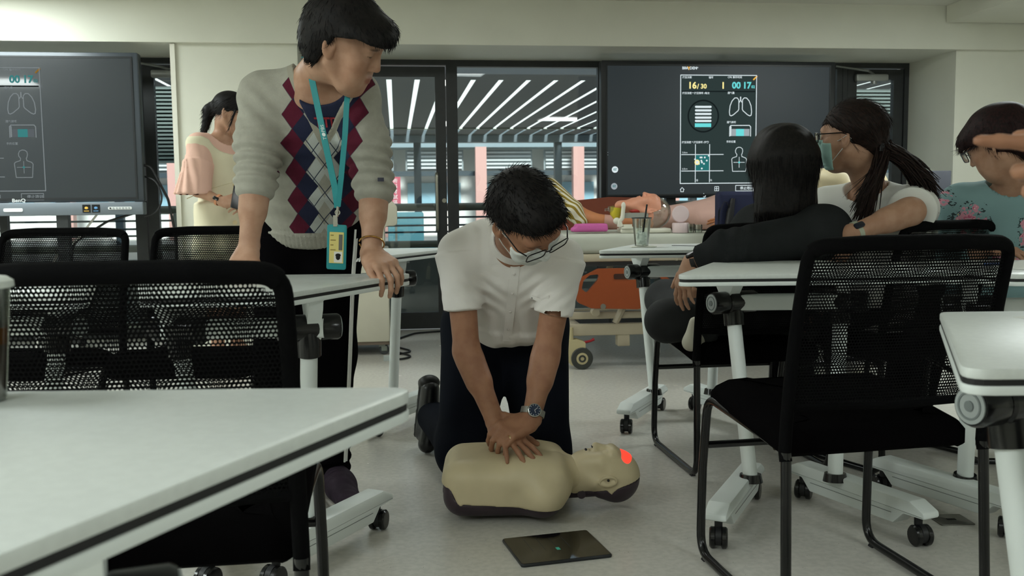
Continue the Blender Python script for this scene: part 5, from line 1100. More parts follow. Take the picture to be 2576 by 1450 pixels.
def swp(p, d):
    for s_, e_, w_, sd in ((JS['sL'], eL, wL, 1), (JS['sR'], eR, wR, 4)):
        ax = nrm(w_ - e_); d = d + fold(p, e_ - ax * .045, ax, .032, .085, sd, .009)
    d = d + .003 * wr(p, 12, 8) + fold(p, (-.70, 2.66, 1.19), (.7, 0, .7), .045, .07, 6, .005) + fold(p, (-.43, 2.62, 1.17), (-.7, 0, .7), .045, .07, 7, .005) + fold(p, (-.60, 2.78, .93), (.25, 0, 1), .06, .11, 9, .004)
    wv_ = (np.abs(p[:, 0] - XC(p[:, 2]) - .0) - (p[:, 2] - zv) * .55) * .88
    wv_ = np.where(p[:, 1] < 2.735 + (p[:, 2] - 1.2) * -.2, wv_, 1.0)
    nk_ = np.sqrt(((p - A3((-.515, 2.655, 1.335))) ** 2).sum(1)) - .072
    d = np.maximum(d, -np.minimum(wv_, nk_))
    rib = (p[:, 2] < .868) & (np.abs(p[:, 0] + .62) < .19)
    return d + np.where(rib, .0012 * np.sin(p[:, 0] * 900), 0)
F.post = swp
swm = M('argyle_knit', 'A5A398', .9, noise=(60, .06), bump=(420, .5), spec=.2); nt = swm.node_tree; b = nt.nodes['Principled BSDF']; (x, y, z), tc = obj_xyz(nt); base = b.inputs['Base Color'].links[0].from_socket
zw = z; xr = (x - .62) - (zw * .14 + (-.547 - .86 * .14)); ax_ = xr.abs(); hz = zw * .06 + (.071 - .86 * .06); pit_ = .0775
frontm = y.lt(-.06) * zw.gt(.852) * zw.lt(1.33); dvb = ((zw + .02).mod(pit_) - pit_ / 2).abs().div(pit_ / 2); dvn = ((zw + .02 + pit_ / 2).mod(pit_) - pit_ / 2).abs().div(pit_ / 2)
l1 = ((xr.div(.058) + zw.div(pit_)).mod(1.0) - .5).abs().lt(.028); l2 = ((xr.div(.058) - zw.div(pit_)).mod(1.0) - .5).abs().lt(.028); lines = (l1 + l2).gt(.5)
base = layer(nt, base, frontm * (((ax_ - .022).abs().div(.025) + dvb).lt(1.0)), 'B8BDB9')
base = layer(nt, base, frontm * lines * ax_.lt(.052), '3E4452'); base = layer(nt, base, frontm * ((((ax_ - hz - .029).abs().div(.029) + dvn) - 1.0).abs().lt(.07)) * (ax_ - hz).gt(.0) * (ax_ - hz).lt(.029) if False else frontm * ((((hz + .029 - ax_).div(.029) + dvn) - 1.0).abs().lt(.07)) * (ax_ - hz).lt(.030), '4A4E58')
base = layer(nt, base, frontm * (((ax_ - hz + .030).abs().div(.030) + dvn).lt(1.0)), '262A40'); base = layer(nt, base, frontm * (((ax_ - hz).abs().div(.030) + dvb).lt(1.0)), '571C2E')
base = layer(nt, base, ((ax_ - (zw - zv) * .55).lt(.021)) * zw.gt(zv - .03) * y.lt(-.14), '9E9A8C'); nt.links.new(base, b.inputs['Base Color'])
swe = part('sweater', F.mesh(.0045, 'sweater'), swm, sw)
mpart('cuff_logo', MB().box(*[v for a in zip(pt_(958, 452, 2.59) - A3((.008, .004, .005)), pt_(958, 452, 2.59) + A3((.008, .004, .005))) for v in a]), M('logo_dark', '2A2A3A', .6), sw, swe, 0)
# trousers with a white side stripe, shoes
F = Fld(.05); F.add(f_ecap((-.70, 2.93, .85), (-.54, 2.93, .85), (.10, .10), (.10, .10), (0, 1, 0))); F.add(f_ecap((-.62, 2.93, .86), (-.62, 2.92, .92), (.165, .115), (.155, .11), (1, 0, 0)))
for h_, k_, a_ in ((hL, kL, aL), (hR, kR, aR)): F.add(f_rc(h_, k_, .098, .078), .04); F.add(f_rc(k_, A3(a_) + A3((0, 0, .02)), .078, .064), .04)
F.post = lambda p, d: d + .004 * wr(p, 15, 2) + fold(p, (-.53, 2.9, .15), (0, 0, 1), .04, .12, 3, .006); tr = part('trousers', F.mesh(.007, 'trousers'), blackcloth, sw)
for dx in (0, .012): mpart('side_stripe', MB().strip([(-.460 - dx * .3, 2.855 - dx, .86), (-.474 - dx * .3, 2.848 - dx, .70), (-.488 - dx * .3, 2.85 - dx, .48), (-.520 - dx * .3, 2.905 - dx, .14)], (.004, .004, 0), .003), M('stripe_white', 'D8D8D4', .7), sw, tr)
q0 = pt_(905, 652, 2.80)
for k in range(3): mpart('logo_bar', MB().strip([q0 + A3((-.010 + k * .008, 0, -.008 - k * .000)), q0 + A3((-.004 + k * .008, 0, .002 + k * .007))], (.005, 0, -.001), .002), M('stripe_white', 'D8D8D4', .7), sw, tr)
for a_, t_ in ((aL, (-.755, 2.78, .035)), (aR, (-.485, 2.79, .035))):
    a_ = A3(a_); t_ = A3(t_); F = Fld(.03); F.add(f_rc(a_ + A3((0, .02, -.01)), a_ * .5 + t_ * .5 + A3((0, 0, .015)), .048, .042)); F.add(f_rc(a_ * .5 + t_ * .5, t_, .044, .034)); F.post = lambda p, d: np.maximum(d + .0012 * np.sin(p[:, 1] * 300), .022 - p[:, 2]); so = part('shoe', F.mesh(.005, 'shoe'), M('plum_sneaker', '2A1B2C', .8, noise=(30, .3), bump=(200, .5)), sw)
    F = Fld(.02); F.add(f_rc(a_ + A3((0, .02, -.05)), t_ + A3((0, 0, -.015)), .050, .040)); F.post = lambda p, d: np.maximum(np.maximum(d, p[:, 2] - .024), .001 - p[:, 2]); part('sole', F.mesh(.005, 'sole'), M('sneaker_sole', 'A9A49C', .7), sw, so)
# hair: short with side bangs
hp = lambda x, y, z, c=c, R=R, S=S: c + S * (A3((x, y, z)) @ R)
F = Fld(.02); F.add(f_ell(hp(0, -.016, .040), A3((.090, .106, .098)) * S, R)); F.add(f_ell(hp(0, .075, .066), A3((.070, .045, .036)) * S, R), .04); F.add(f_ell(hp(.03, .098, .050), A3((.040, .022, .030)) * S, R), .03); F.add(f_ell(hp(0, -.078, -.015), A3((.064, .032, .048)) * S, R), .04)
for q in (-1, 1): F.add(f_ell(hp(q*.074, .040, .035), A3((.020, .05, .035)) * S, R), .03); F.add(f_ell(hp(q*.066, -.045, -.03), A3((.016, .025, .040)) * S, R), .03)
def hc_sw(p, d):
    q = (p - c) @ R.T / S; y, z = q[:, 1], q[:, 2]; zb = np.where(y < -.03, -.062, np.where(y < .0, -.062 + (y + .03) * 2.9, np.where(y < .05, .026 + y * .3, .044))); d = d + .0030 * wr(q * A3((110, 60, 18)), 1, 2) + .0025 * wr(p, 30, 3)
    d = np.maximum(d, (zb - z) * .7 + .002 * wr(q * A3((160, 120, 0)), 1, 5)); return np.maximum(d, -(np.sqrt((q[:, 0] / .5) ** 2 + ((y - .085) / .062) ** 2 + ((z + .062) / .092) ** 2) - 1) * .05)
F.post = hc_sw; hair(sw, F, .0045, hairblk, hp(0, -.05, .14), 3600, .024, .0010, .12, .05, 5, flow=lambda p: (p - hp(0, -.05, .12)), keep=lambda v: (((v - c) @ R.T / S)[:, 2] > .052) | (((v - c) @ R.T / S)[:, 1] < .0))
# lanyard and badge
lnm = M('lanyard_teal', '1E8286', .6); yl = 2.535
ln = mpart('lanyard', MB().strip(fillet([pt_(764, 142, 2.68), pt_(774, 146, 2.585), pt_(790, 225, 2.55), pt_(815, 345, yl), pt_(842, 470, yl + .01), pt_(849, 522, yl + .015)], .05), (.017, -.006, .003), .0018), lnm, sw)
mpart('lanyard_band', MB().strip(fillet([pt_(876, 225, 2.56), pt_(872, 262, 2.54), pt_(868, 340, yl), pt_(858, 450, yl + .005), pt_(850, 522, yl + .012)], .05), (.015, -.002, .003), .0018), lnm, sw, ln)
tm_ = MB(); o_ = pt_(817, 352, yl - .004); addtext(tm_, 'T●PBS', .013, lambda a, b_: (o_[0] + .005 - b_ * .95 - a * .2, o_[1], o_[2] + a)); mpart('lanyard_lettering', tm_, M('lettering_white', 'DDE6E4', .6), sw, ln, 0)
bc = pt_(847, 622, yl + .015); mpart('clip', MB().tube([pt_(850, 520, yl + .013), pt_(848, 545, yl + .013)], .004, 8).lathe([(.005, -.001), (.0075, -.001), (.0075, .001), (.005, .001)], 14, pt_(849, 535, yl + .012), (0, 1, 0), closed=True).box(bc[0] - .007, bc[0] + .004, bc[1] - .004, bc[1] + .002, bc[2] + .055, bc[2] + .085), M('clip_steel', 'B9B7AE', .25, .9), sw, ln)
RB = Matrix.Translation(Vector(bc)) @ Matrix.Rotation(.05, 4, 'Y'); UP = lambda x, y, z: (x, z, y)
bd_ = mpart('badge_holder', MB(RB).prism(rect(-.026, .026, -.060, .060, .006), -.003, .003, .001, A=UP), lnm, sw)
mpart('badge_card', MB(RB).prism(rect(-.019, .019, -.043, .040, .001), -.0042, -.003, A=UP), M('card_yellow', 'CDBE72', .5), sw, bd_, 0); mpart('badge_barcode', MB(RB).prism(rect(.006, .016, -.008, .034), -.0046, -.0041, A=UP), M('card_grey', '5C5A55', .5), sw, bd_, 0)
mpart('badge_portrait', MB(RB).prism(rect(-.006, .016, -.041, -.012), -.0046, -.0041, A=UP), M('card_white', 'D0CEC6', .5), sw, bd_, 0); mpart('portrait_face', MB(RB).ell((.005, -.0048, -.027), (.006, .0006, .0075), 12), skB, sw, bd_); mpart('portrait_hair', MB(RB).ell((.005, -.0046, -.0215), (.0075, .0006, .005), 12), hairblk, sw, bd_)
tm_ = MB(RB); 
for k in range(4): tm_.box(-.016, -.008 + (k % 2) * .006, -.0046, -.0041, .030 - k * .013, .033 - k * .013)
mpart('badge_text', tm_, M('card_brown', '8C7A3C', .5), sw, bd_, 0).__setitem__('kind', 'stuff')
bw = wR + (eR - wR) * .15; axb = nrm(eR - wR); sdb = nrm(np.cross(axb, A3((0, 1, 0)))); mpart('bracelet', MB().tube([bw + axb * .012 * math.sin(a) + (sdb * math.cos(a) + np.cross(axb, sdb) * math.sin(a)) * .034 for a in np.linspace(.3, 2 * PI - .1, 26)], .0022, 8), M('bracelet_gold', 'C79A5A', .25, 1.0), sw)
# ------------------------------------------------------------------ woman in a cream dress by the pillar
YB = 5.62; bwm = thing('person', 'woman with ponytail in cream dress standing by the white pillar', 'person', tuple(V3((at(560, 700, YB).x, YB, 0))))
X0 = bwm.location.x; c = pt_(582, 287, YB - .02); R = frame((.93, -.12, -.33), (.2, 0, .95)); S = .98
J = dict(pel=(X0 + .02, YB, .92), mid=(X0 + .015, YB, 1.08), chest=(X0 + .01, YB, 1.20), neck=(X0 + .03, YB, 1.35), sL=(X0 - .07, YB - .13, 1.285), sR=(X0 + .12, YB + .13, 1.285), w=.85)
eL, wL = pt_(497, 480, YB - .20), pt_(560, 508, YB - .26); eR, wR = A3((X0 + .22, YB + .10, 1.12)), pt_(640, 520, YB - .22)
F = Fld(.02); P = head(F, c, R, S); torso(F, J); neck(F, J, P, .046); limb(F, J['sL'], eL, wL, .038, .033, .024); limb(F, J['sR'], eR, wR, .038, .033, .024)
leg(F, (X0 - .02, YB - .07, .86), (X0 - .02, YB - .07, .48), (X0 - .02, YB - .07, .09), (X0 + .10, YB - .09, .04)); leg(F, (X0 + .06, YB + .07, .86), (X0 + .06, YB + .07, .48), (X0 + .05, YB + .07, .09), (X0 + .17, YB + .06, .04))
hand(F, wL, (.9, -.1, .05), (-.1, -.8, .5), -1, [(.4, .5, .3)] * 4, s=.92); hand(F, wR, (-.7, -.3, .05), (.1, -.8, .5), 1, [(.4, .5, .3)] * 4, s=.92)
part('body', F.mesh(.006, 'body', col=face_col(c, R, S)), skB, bwm)
F = Fld(.04); torso(F, J, .012); F.add(f_rc(J['sL'], eL * .4 + A3(J['sL']) * .6, .058, .075), .03)
ev_ = nrm(eL - A3(J['sL'])); F.add(f_ecap(A3(J['sL']) * .6 + eL * .4, eL + ev_ * .01 + A3((-.02, -.02, -.03)), (.075, .07), (.105, .085), (1, 0, 0), .008), .03); F.add(f_rc(J['sR'], eR, .055, .075), .03)
F.post = lambda p, d: np.maximum(d + .006 * np.sin(np.arctan2(p[:, 1] - YB + .2, p[:, 0] - X0 + .12) * 11) * np.clip((1.32 - p[:, 2]) * 4, 0, 1) * (p[:, 0] < X0 - .03), -(np.sqrt(((p - A3((X0 + .05, YB - .02, 1.37))) ** 2).sum(1)) - .10)); F.inter(f_half((0, 0, 1.0), (0, 0, -1)))
part('blouse', F.mesh(.007, 'blouse'), M('pink_blouse', 'DDB3A2', .85, noise=(6, .04), bump=(200, .2)), bwm)
F = Fld(.05); torso(F, J, .022); F.add(f_ecap((X0 + .02, YB, .95), (X0 + .02, YB, .42), (.17, .13), (.24, .20), (.45, .9, 0), .01), .06)
F.post = lambda p, d: np.maximum(np.maximum(d + .004 * wr(p * A3((1, 1, .4)), 16, 3), -(np.abs((p[:, 0] - X0) * .5 + (p[:, 1] - YB) * .85 + .01) + .0 - np.clip((p[:, 2] - 1.15) * .42, .0, 1)) * -1 if False else -1e3), p[:, 2] - 1.33 + .55 * np.clip((p[:, 0] - X0 + .035), 0, 1)); F.sub(f_ell((X0 + .10, YB - .02, 1.345), (.14, .2, .12)), .01)
dr = part('dress', F.mesh(.008, 'dress'), M('cream_dress', 'D8D0B4', .85, noise=(5, .03), bump=(200, .2)), bwm)
mpart('waist_seam', MB().tube([pt_(470, 500, YB - .165), pt_(530, 475, YB - .20), pt_(575, 462, YB - .205), pt_(605, 455, YB - .2)], .0022, 6), M('cream_seam', 'C2B99A', .8), bwm, dr)
for py in (466, 560): mpart('button', MB().cyl(pt_(591, py, YB - .20), pt_(591, py, YB - .212), .013), M('button_tan', 'C8B68E', .5), bwm, dr)
F = Fld(.02); hp = lambda x, y, z, c=c, R=R, S=S: c + S * (A3((x, y, z)) @ R); F.add(f_ell(hp(0, -.020, .040), A3((.086, .106, .092)) * S, R)); F.add(f_rc(hp(0, -.11, .02), hp(0, -.135, -.02), .026, .030), .02); F.add(f_rc(hp(0, -.135, -.02), hp(.01, -.125, -.15), .034, .018), .03)
F.add(f_rc(hp(.075, .05, .03), hp(.074, .045, -.075), .008, .004), .01)
def hc_b(p, d, c=c, R=R, S=S):
    q = (p - c) @ R.T / S; y, z = q[:, 1], q[:, 2]; zb = np.where(y < -.09, -1, np.where(y < -.01, -.055 + (y + .09) * .6, np.where(y < .05, .0 + y * .6, .05))); zb = np.where((y > .03) & (y < .065), -1, zb); return np.maximum(d + .002 * wr(q * A3((110, 60, 20)), 1, 2), (zb - z) * .7)
F.post = hc_b; hair(bwm, F, .006, hairblk, hp(0, .02, .13), 900, .05, .0013, .5, .1, 6, flow=lambda p: (p - hp(0, .12, .10)))
spectacles(bwm, P, R, S, .0014); wristwatch(bwm, wL, eL, (.1, -1, .15), 'square', (M('orange_tan_strap', 'C98B66', .6), M('watch_black_face', '0C0C0E', .2)), .031, .03)
mpart('hair_scrunchie', MB().lathe([(.022, -.012), (.034, -.006), (.034, .006), (.022, .012)], 14, hp(0, -.125, .0), R[1] * -1 + R[2] * -.8, closed=True), blkm, bwm)
ph = obj('mobile_phone', MB().prism(rect(-.036, .036, -.075, .075, .01), -.004, .004, .001), M('phone_dark', '1A1B1F', .25), None); tag(ph, 'dark phone held by the woman in the cream dress', 'phone'); ph.location = Vector(pt_(600, 497, YB - .30)); ph.rotation_euler = (1.1, .3, .5)
# ------------------------------------------------------------------ seated woman with a black bob, seen from behind
YS = 3.28; w6 = thing('person', 'seated woman with black bob in dark knit seen from behind', 'person', (.90, 3.45, 0))
c = pt_(1960, 418, YS - .02); R = frame((-.42, .90, -.05), (0, .02, 1)); S = 1.02
J = dict(pel=(.98, 3.50, .54), mid=(.985, 3.44, .64), chest=(.985, 3.36, .76), neck=(.94, 3.31, .88), sL=(1.03, 3.14, .83), sR=(.90, 3.50, .83), w=1.0)
eL, wL = pt_(1835, 628, 3.05), pt_(1738, 660, 3.12); eR, wR = A3((.68, 3.50, .62)), pt_(1738, 745, 3.38)
F = Fld(.02); P = head(F, c, R, S); torso(F, J); neck(F, J, P, .05); limb(F, J['sL'], eL, wL, .045, .038, .026); limb(F, J['sR'], eR, wR, .045, .038, .026)
hand(F, wL, (-.30, .10, -1), (-.85, -.45, .2), 1, [(.25, .3, .2), (.3, .3, .2), (.3, .35, .2), (.35, .35, .2)], s=.95); hand(F, wR, (-.25, -.12, -.95), (-.5, -.8, .1), -1, [(.3, .4, .3), (.35, .4, .3), (.4, .4, .3), (.4, .4, .3)], s=.95)
kL, kR = pt_(1678, 808, 3.36), A3((.60, 3.72, .55)); aL, aR = A3((.80, 3.50, .54)), pt_(1770, 845, 3.30); leg(F, (.96, 3.42, .53), kL, aL, None); leg(F, (.92, 3.60, .53), kR, aR, None)
part('body', F.mesh(.005, 'body', col=face_col(c, R, S)), skB, w6)
F = Fld(.05); torso(F, J, .035); F.add(f_ell((1.0, 3.28, .80), (.12, .12, .10)), .06)
for s_, e_, w_ in ((J['sL'], eL, wL), (J['sR'], eR, wR)): F.add(f_rc(s_, e_, .076, .064), .04); F.add(f_ecap(e_, e_ * .25 + w_ * .75, (.060, .058), (.044, .044), (0, 0, 1), .01), .03)
F.post = lambda p, d: d + .004 * wr(p, 14, 3) + fold(p, eL, (1, 0, -.3), .05, .09, 2, .005); part('sweater', F.mesh(.006, 'sweater'), blackknit, w6)
F = Fld(.05); F.add(f_ell((.96, 3.50, .54), (.17, .20, .085)))
for h_, k_, a_ in (((.96, 3.42, .54), kL, aL), ((.92, 3.60, .54), kR, aR)): F.add(f_rc(h_, k_, .095, .075), .04); F.add(f_rc(k_, a_, .072, .05), .03)
F.post = lambda p, d: d + .002 * wr(p, 18, 5); part('trousers', F.mesh(.007, 'trousers'), M('charcoal_trousers', '26282A', .85, noise=(12, .15), bump=(300, .3)), w6)
F = Fld(.02); hp = lambda x, y, z, c=c, R=R, S=S: c + S * (A3((x, y, z)) @ R)
F.add(f_ell(hp(0, -.020, .040), A3((.100, .118, .100)) * S, R)); F.add(f_ecap(hp(0, -.025, .02), hp(0, -.030, -.15), A3((.100, .098)) * S, A3((.114, .082)) * S, R[0], .05), .06)
def hc_6(p, d, c=c, R=R, S=S):
    q = (p - c) @ R.T / S; y, z = q[:, 1], q[:, 2]; d = d + .0035 * wr(q * A3((90, 90, 7)), 1, 2) + .0015 * wr(q * A3((240, 240, 14)), 1, 6); d = np.maximum(d, -(np.sqrt((q[:, 0] / .062) ** 2 + ((y - .12) / .11) ** 2 + ((z + .06) / .10) ** 2) - 1) * .05); return np.maximum(d, (-.176 + .012 * wr(q * A3((90, 90, 0)), 1, 4) - z) * .8)
F.post = hc_6; hair(w6, F, .005, hairblk, hp(0, -.02, .14), 2600, .06, .0010, .9, .05, 7, flow=lambda p: np.stack([(p[:, 0] - c[0]) * .35, (p[:, 1] - c[1]) * .35, -np.clip((c[2] + .13 - p[:, 2]) * 2, .02, 1)], 1))
wristwatch(w6, wL, eL, (-.2, -.6, .7), 'square', (M('watch_black_strap', '101113', .6), M('watch_black_face', '0C0C0E', .2)), .032, .016)
F = Fld(.02); F.add(f_rc(pt_(1748, 812, 3.24), pt_(1738, 862, 3.24), .020, .027)); F.add(f_rc(pt_(1738, 862, 3.24), pt_(1770, 850, 3.30), .025, .03)); part('shoe', F.mesh(.005, 'shoe'), M('shoe_cream', 'C9C6B6', .7), w6)
# ------------------------------------------------------------------ seated woman in a white tee with a green mask
w7 = thing('person', 'seated woman with long ponytail in white tee and green face mask', 'person', (1.28, 3.43, 0))
c = A3((1.164, 3.305, 1.142)); R = frame((-.82, .56, -.02), (-.03, -.06, 1)); S = .97
J = dict(pel=(1.29, 3.50, .55), mid=(1.285, 3.46, .68), chest=(1.275, 3.40, .83), neck=(1.255, 3.355, .975), sL=(1.375, 3.27, .900), sR=(1.16, 3.52, .905), w=1.05)
eL, wL = pt_(2292, 532, 3.12), pt_(2140, 588, 3.06); eR, wR = A3((1.08, 3.56, .68)), A3((1.05, 3.40, .60))
F = Fld(.02); P = head(F, c, R, S); torso(F, J); neck(F, J, P, .050); limb(F, J['sL'], eL, wL, .046, .042, .027); limb(F, J['sR'], eR, wR, .046, .040, .026)
F.add(f_rc(eL * .9 + wL * .1, eL * .6 + wL * .4, .044, .040), .02); hand(F, wL, (-.35, .45, -.8), (-.4, -.8, .3), 1, [(.3, .4, .2)] * 4, s=.95); hand(F, wR, (-.3, -.6, -.4), (0, 0, 1), -1, [(.4, .4, .3)] * 4, s=.95)
kL, kR = A3((1.06, 3.68, .52)), A3((1.17, 3.88, .52)); aL, aR = A3((1.09, 3.66, .09)), A3((1.17, 3.84, .09)); leg(F, (1.24, 3.46, .53), kL, aL, A3((1.03, 3.74, .04))); leg(F, (1.34, 3.56, .53), kR, aR, A3((1.11, 3.92, .04)))
part('body', F.mesh(.0045, 'body', col=face_col(c, R, S)), skB, w7)
F = Fld(.05); torso(F, J, .026); F.add(f_ecap((1.285, 3.46, .60), (1.285, 3.46, .56), (.175, .125), (.178, .13), A3(J['sR']) - A3(J['sL']), .02), .04)
for s_, e_ in ((J['sL'], eL), (J['sR'], eR)): s_ = A3(s_); F.add(f_ecap(s_, s_ + (e_ - s_) * .80, (.070, .070), (.076, .078), (0, 0, 1), .008), .04)
F.post = lambda p, d: np.maximum(d + .003 * wr(p, 14, 5) + fold(p, (1.33, 3.26, .82), (.6, 0, .8), .05, .08, 1, .005), -(np.sqrt((((p - A3((1.235, 3.345, 1.0))) * A3((1, 1, .8))) ** 2).sum(1)) - .078))
tw7 = part('tee_shirt', F.mesh(.006, 'tee_shirt'), M('white_tee', 'DFDFDA', .85, noise=(4, .03), bump=(300, .2)), w7)
mpart('tee_print', MB().prism(rpoly([(0, 0), (.03, .012), (.004, .03)], .003), 0, .003, A=lambda a, b, d_: tuple(pt_(2152, 592, 3.17) + A3((a, d_, b)))), M('print_red', 'A8323A', .6), w7, tw7, 0)
F = Fld(.05); F.add(f_ell((1.29, 3.50, .54), (.17, .18, .085)))
for h_, k_, a_ in (((1.24, 3.46, .54), kL, aL), ((1.34, 3.56, .54), kR, aR)): F.add(f_rc(h_, k_, .09, .072), .04); F.add(f_rc(k_, a_, .07, .055), .03)
F.post = lambda p, d: d + .003 * wr(p, 18, 5); part('trousers', F.mesh(.009, 'trousers'), blackcloth, w7)
for a_ in (aL, aR): F = Fld(.02); F.add(f_rc(a_ + A3((0, 0, -.04)), a_ + A3((-.06, .08, -.05)), .045, .038)); F.post = lambda p, d: np.maximum(d, .002 - p[:, 2]); part('shoe', F.mesh(.008, 'shoe'), M('shoe_dark', '1C1B1E', .6), w7)
spectacles(w7, P, R, S, .0016, arms=(-1,)); facemask(w7, P, c, R, S, maskg, loops=(-1,))
hp = lambda x, y, z, c=c, R=R, S=S: c + S * (A3((x, y, z)) @ R); F = Fld(.02); F.add(f_ell(hp(0, -.022, .042), A3((.088, .112, .094)) * S, R)); tie = hp(-.012, -.118, -.045); F.add(f_rc(hp(0, -.085, -.02), tie, .05, .026), .03)
def hc_7(p, d, c=c, R=R, S=S):
    q = (p - c) @ R.T / S; y, z = q[:, 1], q[:, 2]; zb = np.where(y < -.02, -.075 + np.clip(y + .11, 0, .1) * .4, np.where(y < .05, .012 + (y + .02) * .55, .055)); return np.maximum(d + .0016 * wr(q * A3((110, 20, 90)), 1, 2), (zb - z) * .8)
F.post = hc_7; hair(w7, F, .0045, hairbrn, tie, 2000, .05, .0009, .0, .0, 8, flow=lambda p: tie - p, jit=.05)
rg = np.random.RandomState(5); n = 1200; t0 = np.tile(tie, (n, 1)) + rg.normal(size=(n, 3)) * .011; half = rg.uniform(size=n) < .42
tgt = np.where(half[:, None], pt_(2168, 535, 3.12) + rg.normal(size=(n, 3)) * A3((.016, .02, .03)), pt_(2338, 500, 3.28) + rg.normal(size=(n, 3)) * A3((.014, .03, .03)))
ctl = np.where(half[:, None], pt_(2212, 425, 3.18), pt_(2292, 395, 3.18)) + rg.normal(size=(n, 3)) * .014; rings = []; sg = 12; pts = [t0 * (1 - t) ** 2 + ctl * 2 * t * (1 - t) + tgt * t * t for t in np.linspace(0, 1, sg + 1)]
VV = np.stack([np.stack([pp_ + (.0046 * (1 - .8 * (i / sg) ** 2)) * (A3((math.cos(a), math.sin(a) * .6, math.sin(a + 1) * .5))) for a in (0, 2.1, 4.2)], 1) for i, pp_ in enumerate(pts)], 1); Sg = sg + 1
ia = np.arange(n)[:, None, None] * Sg * 3 + np.arange(sg)[None, :, None] * 3 + np.arange(3)[None, None]; ib = np.arange(n)[:, None, None] * Sg * 3 + np.arange(sg)[None, :, None] * 3 + (np.arange(3)[None, None] + 1) % 3
part('ponytail', np_mesh('ponytail', [(VV.reshape(-1, 3), np.stack([ia, ib, ib + 3, ia + 3], -1).reshape(-1, 4))]), hairbrn, w7)
mpart('hair_tie', MB().lathe([(.020, -.010), (.031, -.007), (.031, .007), (.020, .010)], 16, tie, R[1] + R[2] * .2, closed=True), M('hair_tie_grey', '2E3032', .8), w7)
wristwatch(w7, wL, eL, (-.35, -.8, .5), 'square', (M('watch_sage_strap', 'A9AE9A', .6), M('watch_navy_face', '151B2A', .2)), .034, .022)
# ------------------------------------------------------------------ seated woman in a floral blouse
w8 = thing('person', 'seated woman with short auburn black hair in teal floral blouse', 'person', (1.76, 3.45, 0))
c = pt_(2510, 366, 3.30); R = frame((-.58, .70, -.42), (-.30, .16, .94)); S = .97
J = dict(pel=(1.80, 3.50, .55), mid=(1.79, 3.46, .68), chest=(1.77, 3.40, .82), neck=(1.745, 3.35, .975), sL=(1.90, 3.33, .905), sR=(1.60, 3.40, .905), w=1.0)
eR, wR = A3((1.555, 3.36, .70)), A3((1.60, 3.20, .765)); eL, wL = A3((2.02, 3.28, .68)), A3((1.85, 3.14, .765))
F = Fld(.02); P = head(F, c, R, S); torso(F, J); neck(F, J, P, .048); limb(F, J['sL'], eL, wL, .044, .038, .026); limb(F, J['sR'], eR, wR, .044, .038, .026); hand(F, wR, (.4, -.7, -.05), (0, 0, 1), -1, [(.3, .3, .2)] * 4, s=.92); hand(F, wL, (-.4, -.7, -.05), (0, 0, 1), 1, [(.3, .3, .2)] * 4, s=.92)
kL, kR = A3((1.72, 3.80, .52)), A3((1.58, 3.72, .52)); aL, aR = A3((1.70, 3.92, .09)), A3((1.56, 3.86, .09)); leg(F, (1.86, 3.50, .53), kL, aL, A3((1.64, 4.02, .04))); leg(F, (1.74, 3.50, .53), kR, aR, A3((1.50, 3.96, .04)))
part('body', F.mesh(.006, 'body', col=face_col(c, R, S)), skB, w8)
F = Fld(.05); torso(F, J, .030); F.add(f_ecap((1.79, 3.46, .62), (1.80, 3.48, .50), (.175, .125), (.19, .14), A3(J['sR']) - A3(J['sL']), .02), .04)
for s_, e_, w_ in ((J['sL'], eL, wL), (J['sR'], eR, wR)): F.add(f_rc(s_, e_, .062, .060), .04); F.add(f_ecap(e_, e_ * .4 + w_ * .6, (.058, .056), (.050, .048), (0, 0, 1), .01), .03)
F.post = lambda p, d: np.maximum(d + .003 * wr(p, 13, 5), -(np.sqrt(((p - A3((1.735, 3.335, .985))) ** 2).sum(1)) - .075))
fl = M('floral_teal_cloth', '7C9C9E', .85, noise=(4, .06), bump=(260, .2)); nt = fl.node_tree; b = nt.nodes['Principled BSDF']; base = b.inputs['Base Color'].links[0].from_socket; tc = nt.nodes.new('ShaderNodeTexCoord')
def vor(scale, seed):
    mp = nt.nodes.new('ShaderNodeMapping'); mp.inputs['Location'].default_value = (seed, 0, seed * .7); mp.inputs['Scale'].default_value = (1, .02, 1); nt.links.new(tc.outputs['Object'], mp.inputs[0])
    nz = nt.nodes.new('ShaderNodeTexNoise'); nz.inputs['Scale'].default_value = scale * 1.6; nt.links.new(mp.outputs[0], nz.inputs['Vector']); ad = nt.nodes.new('ShaderNodeMix'); ad.data_type = 'VECTOR'; ad.inputs[0].default_value = .06; nt.links.new(mp.outputs[0], ad.inputs[4]); nt.links.new(nz.outputs[1], ad.inputs[5])
    v = nt.nodes.new('ShaderNodeTexVoronoi'); v.inputs['Scale'].default_value = scale; nt.links.new(ad.outputs[1], v.inputs['Vector']); return NX(nt, v.outputs['Distance'])
big = vor(9, 1.3); small = vor(36, .4); leaf = vor(48, 2.2); mid_ = vor(24, 3.1)
base = layer(nt, base, big.lt(.58) * big.gt(.30) * leaf.lt(.34), '2C3B3C'); base = layer(nt, base, big.lt(.46) * small.lt(.50), 'C98A9A'); base = layer(nt, base, big.lt(.40) * small.lt(.30), 'B4506E'); base = layer(nt, base, big.lt(.44) * small.lt(.15), 'E2C9BE'); base = layer(nt, base, big.gt(.40) * big.lt(.5) * mid_.lt(.10), 'C7A860'); nt.links.new(base, b.inputs['Base Color'])
part('blouse', F.mesh(.006, 'blouse'), fl, w8)
F = Fld(.05); F.add(f_ell((1.80, 3.50, .54), (.17, .18, .08)))
for h_, k_, a_ in (((1.86, 3.50, .54), kL, aL), ((1.74, 3.50, .54), kR, aR)): F.add(f_rc(h_, k_, .085, .07), .04); F.add(f_rc(k_, a_, .066, .05), .03)
part('trousers', F.mesh(.009, 'trousers'), blackcloth, w8)
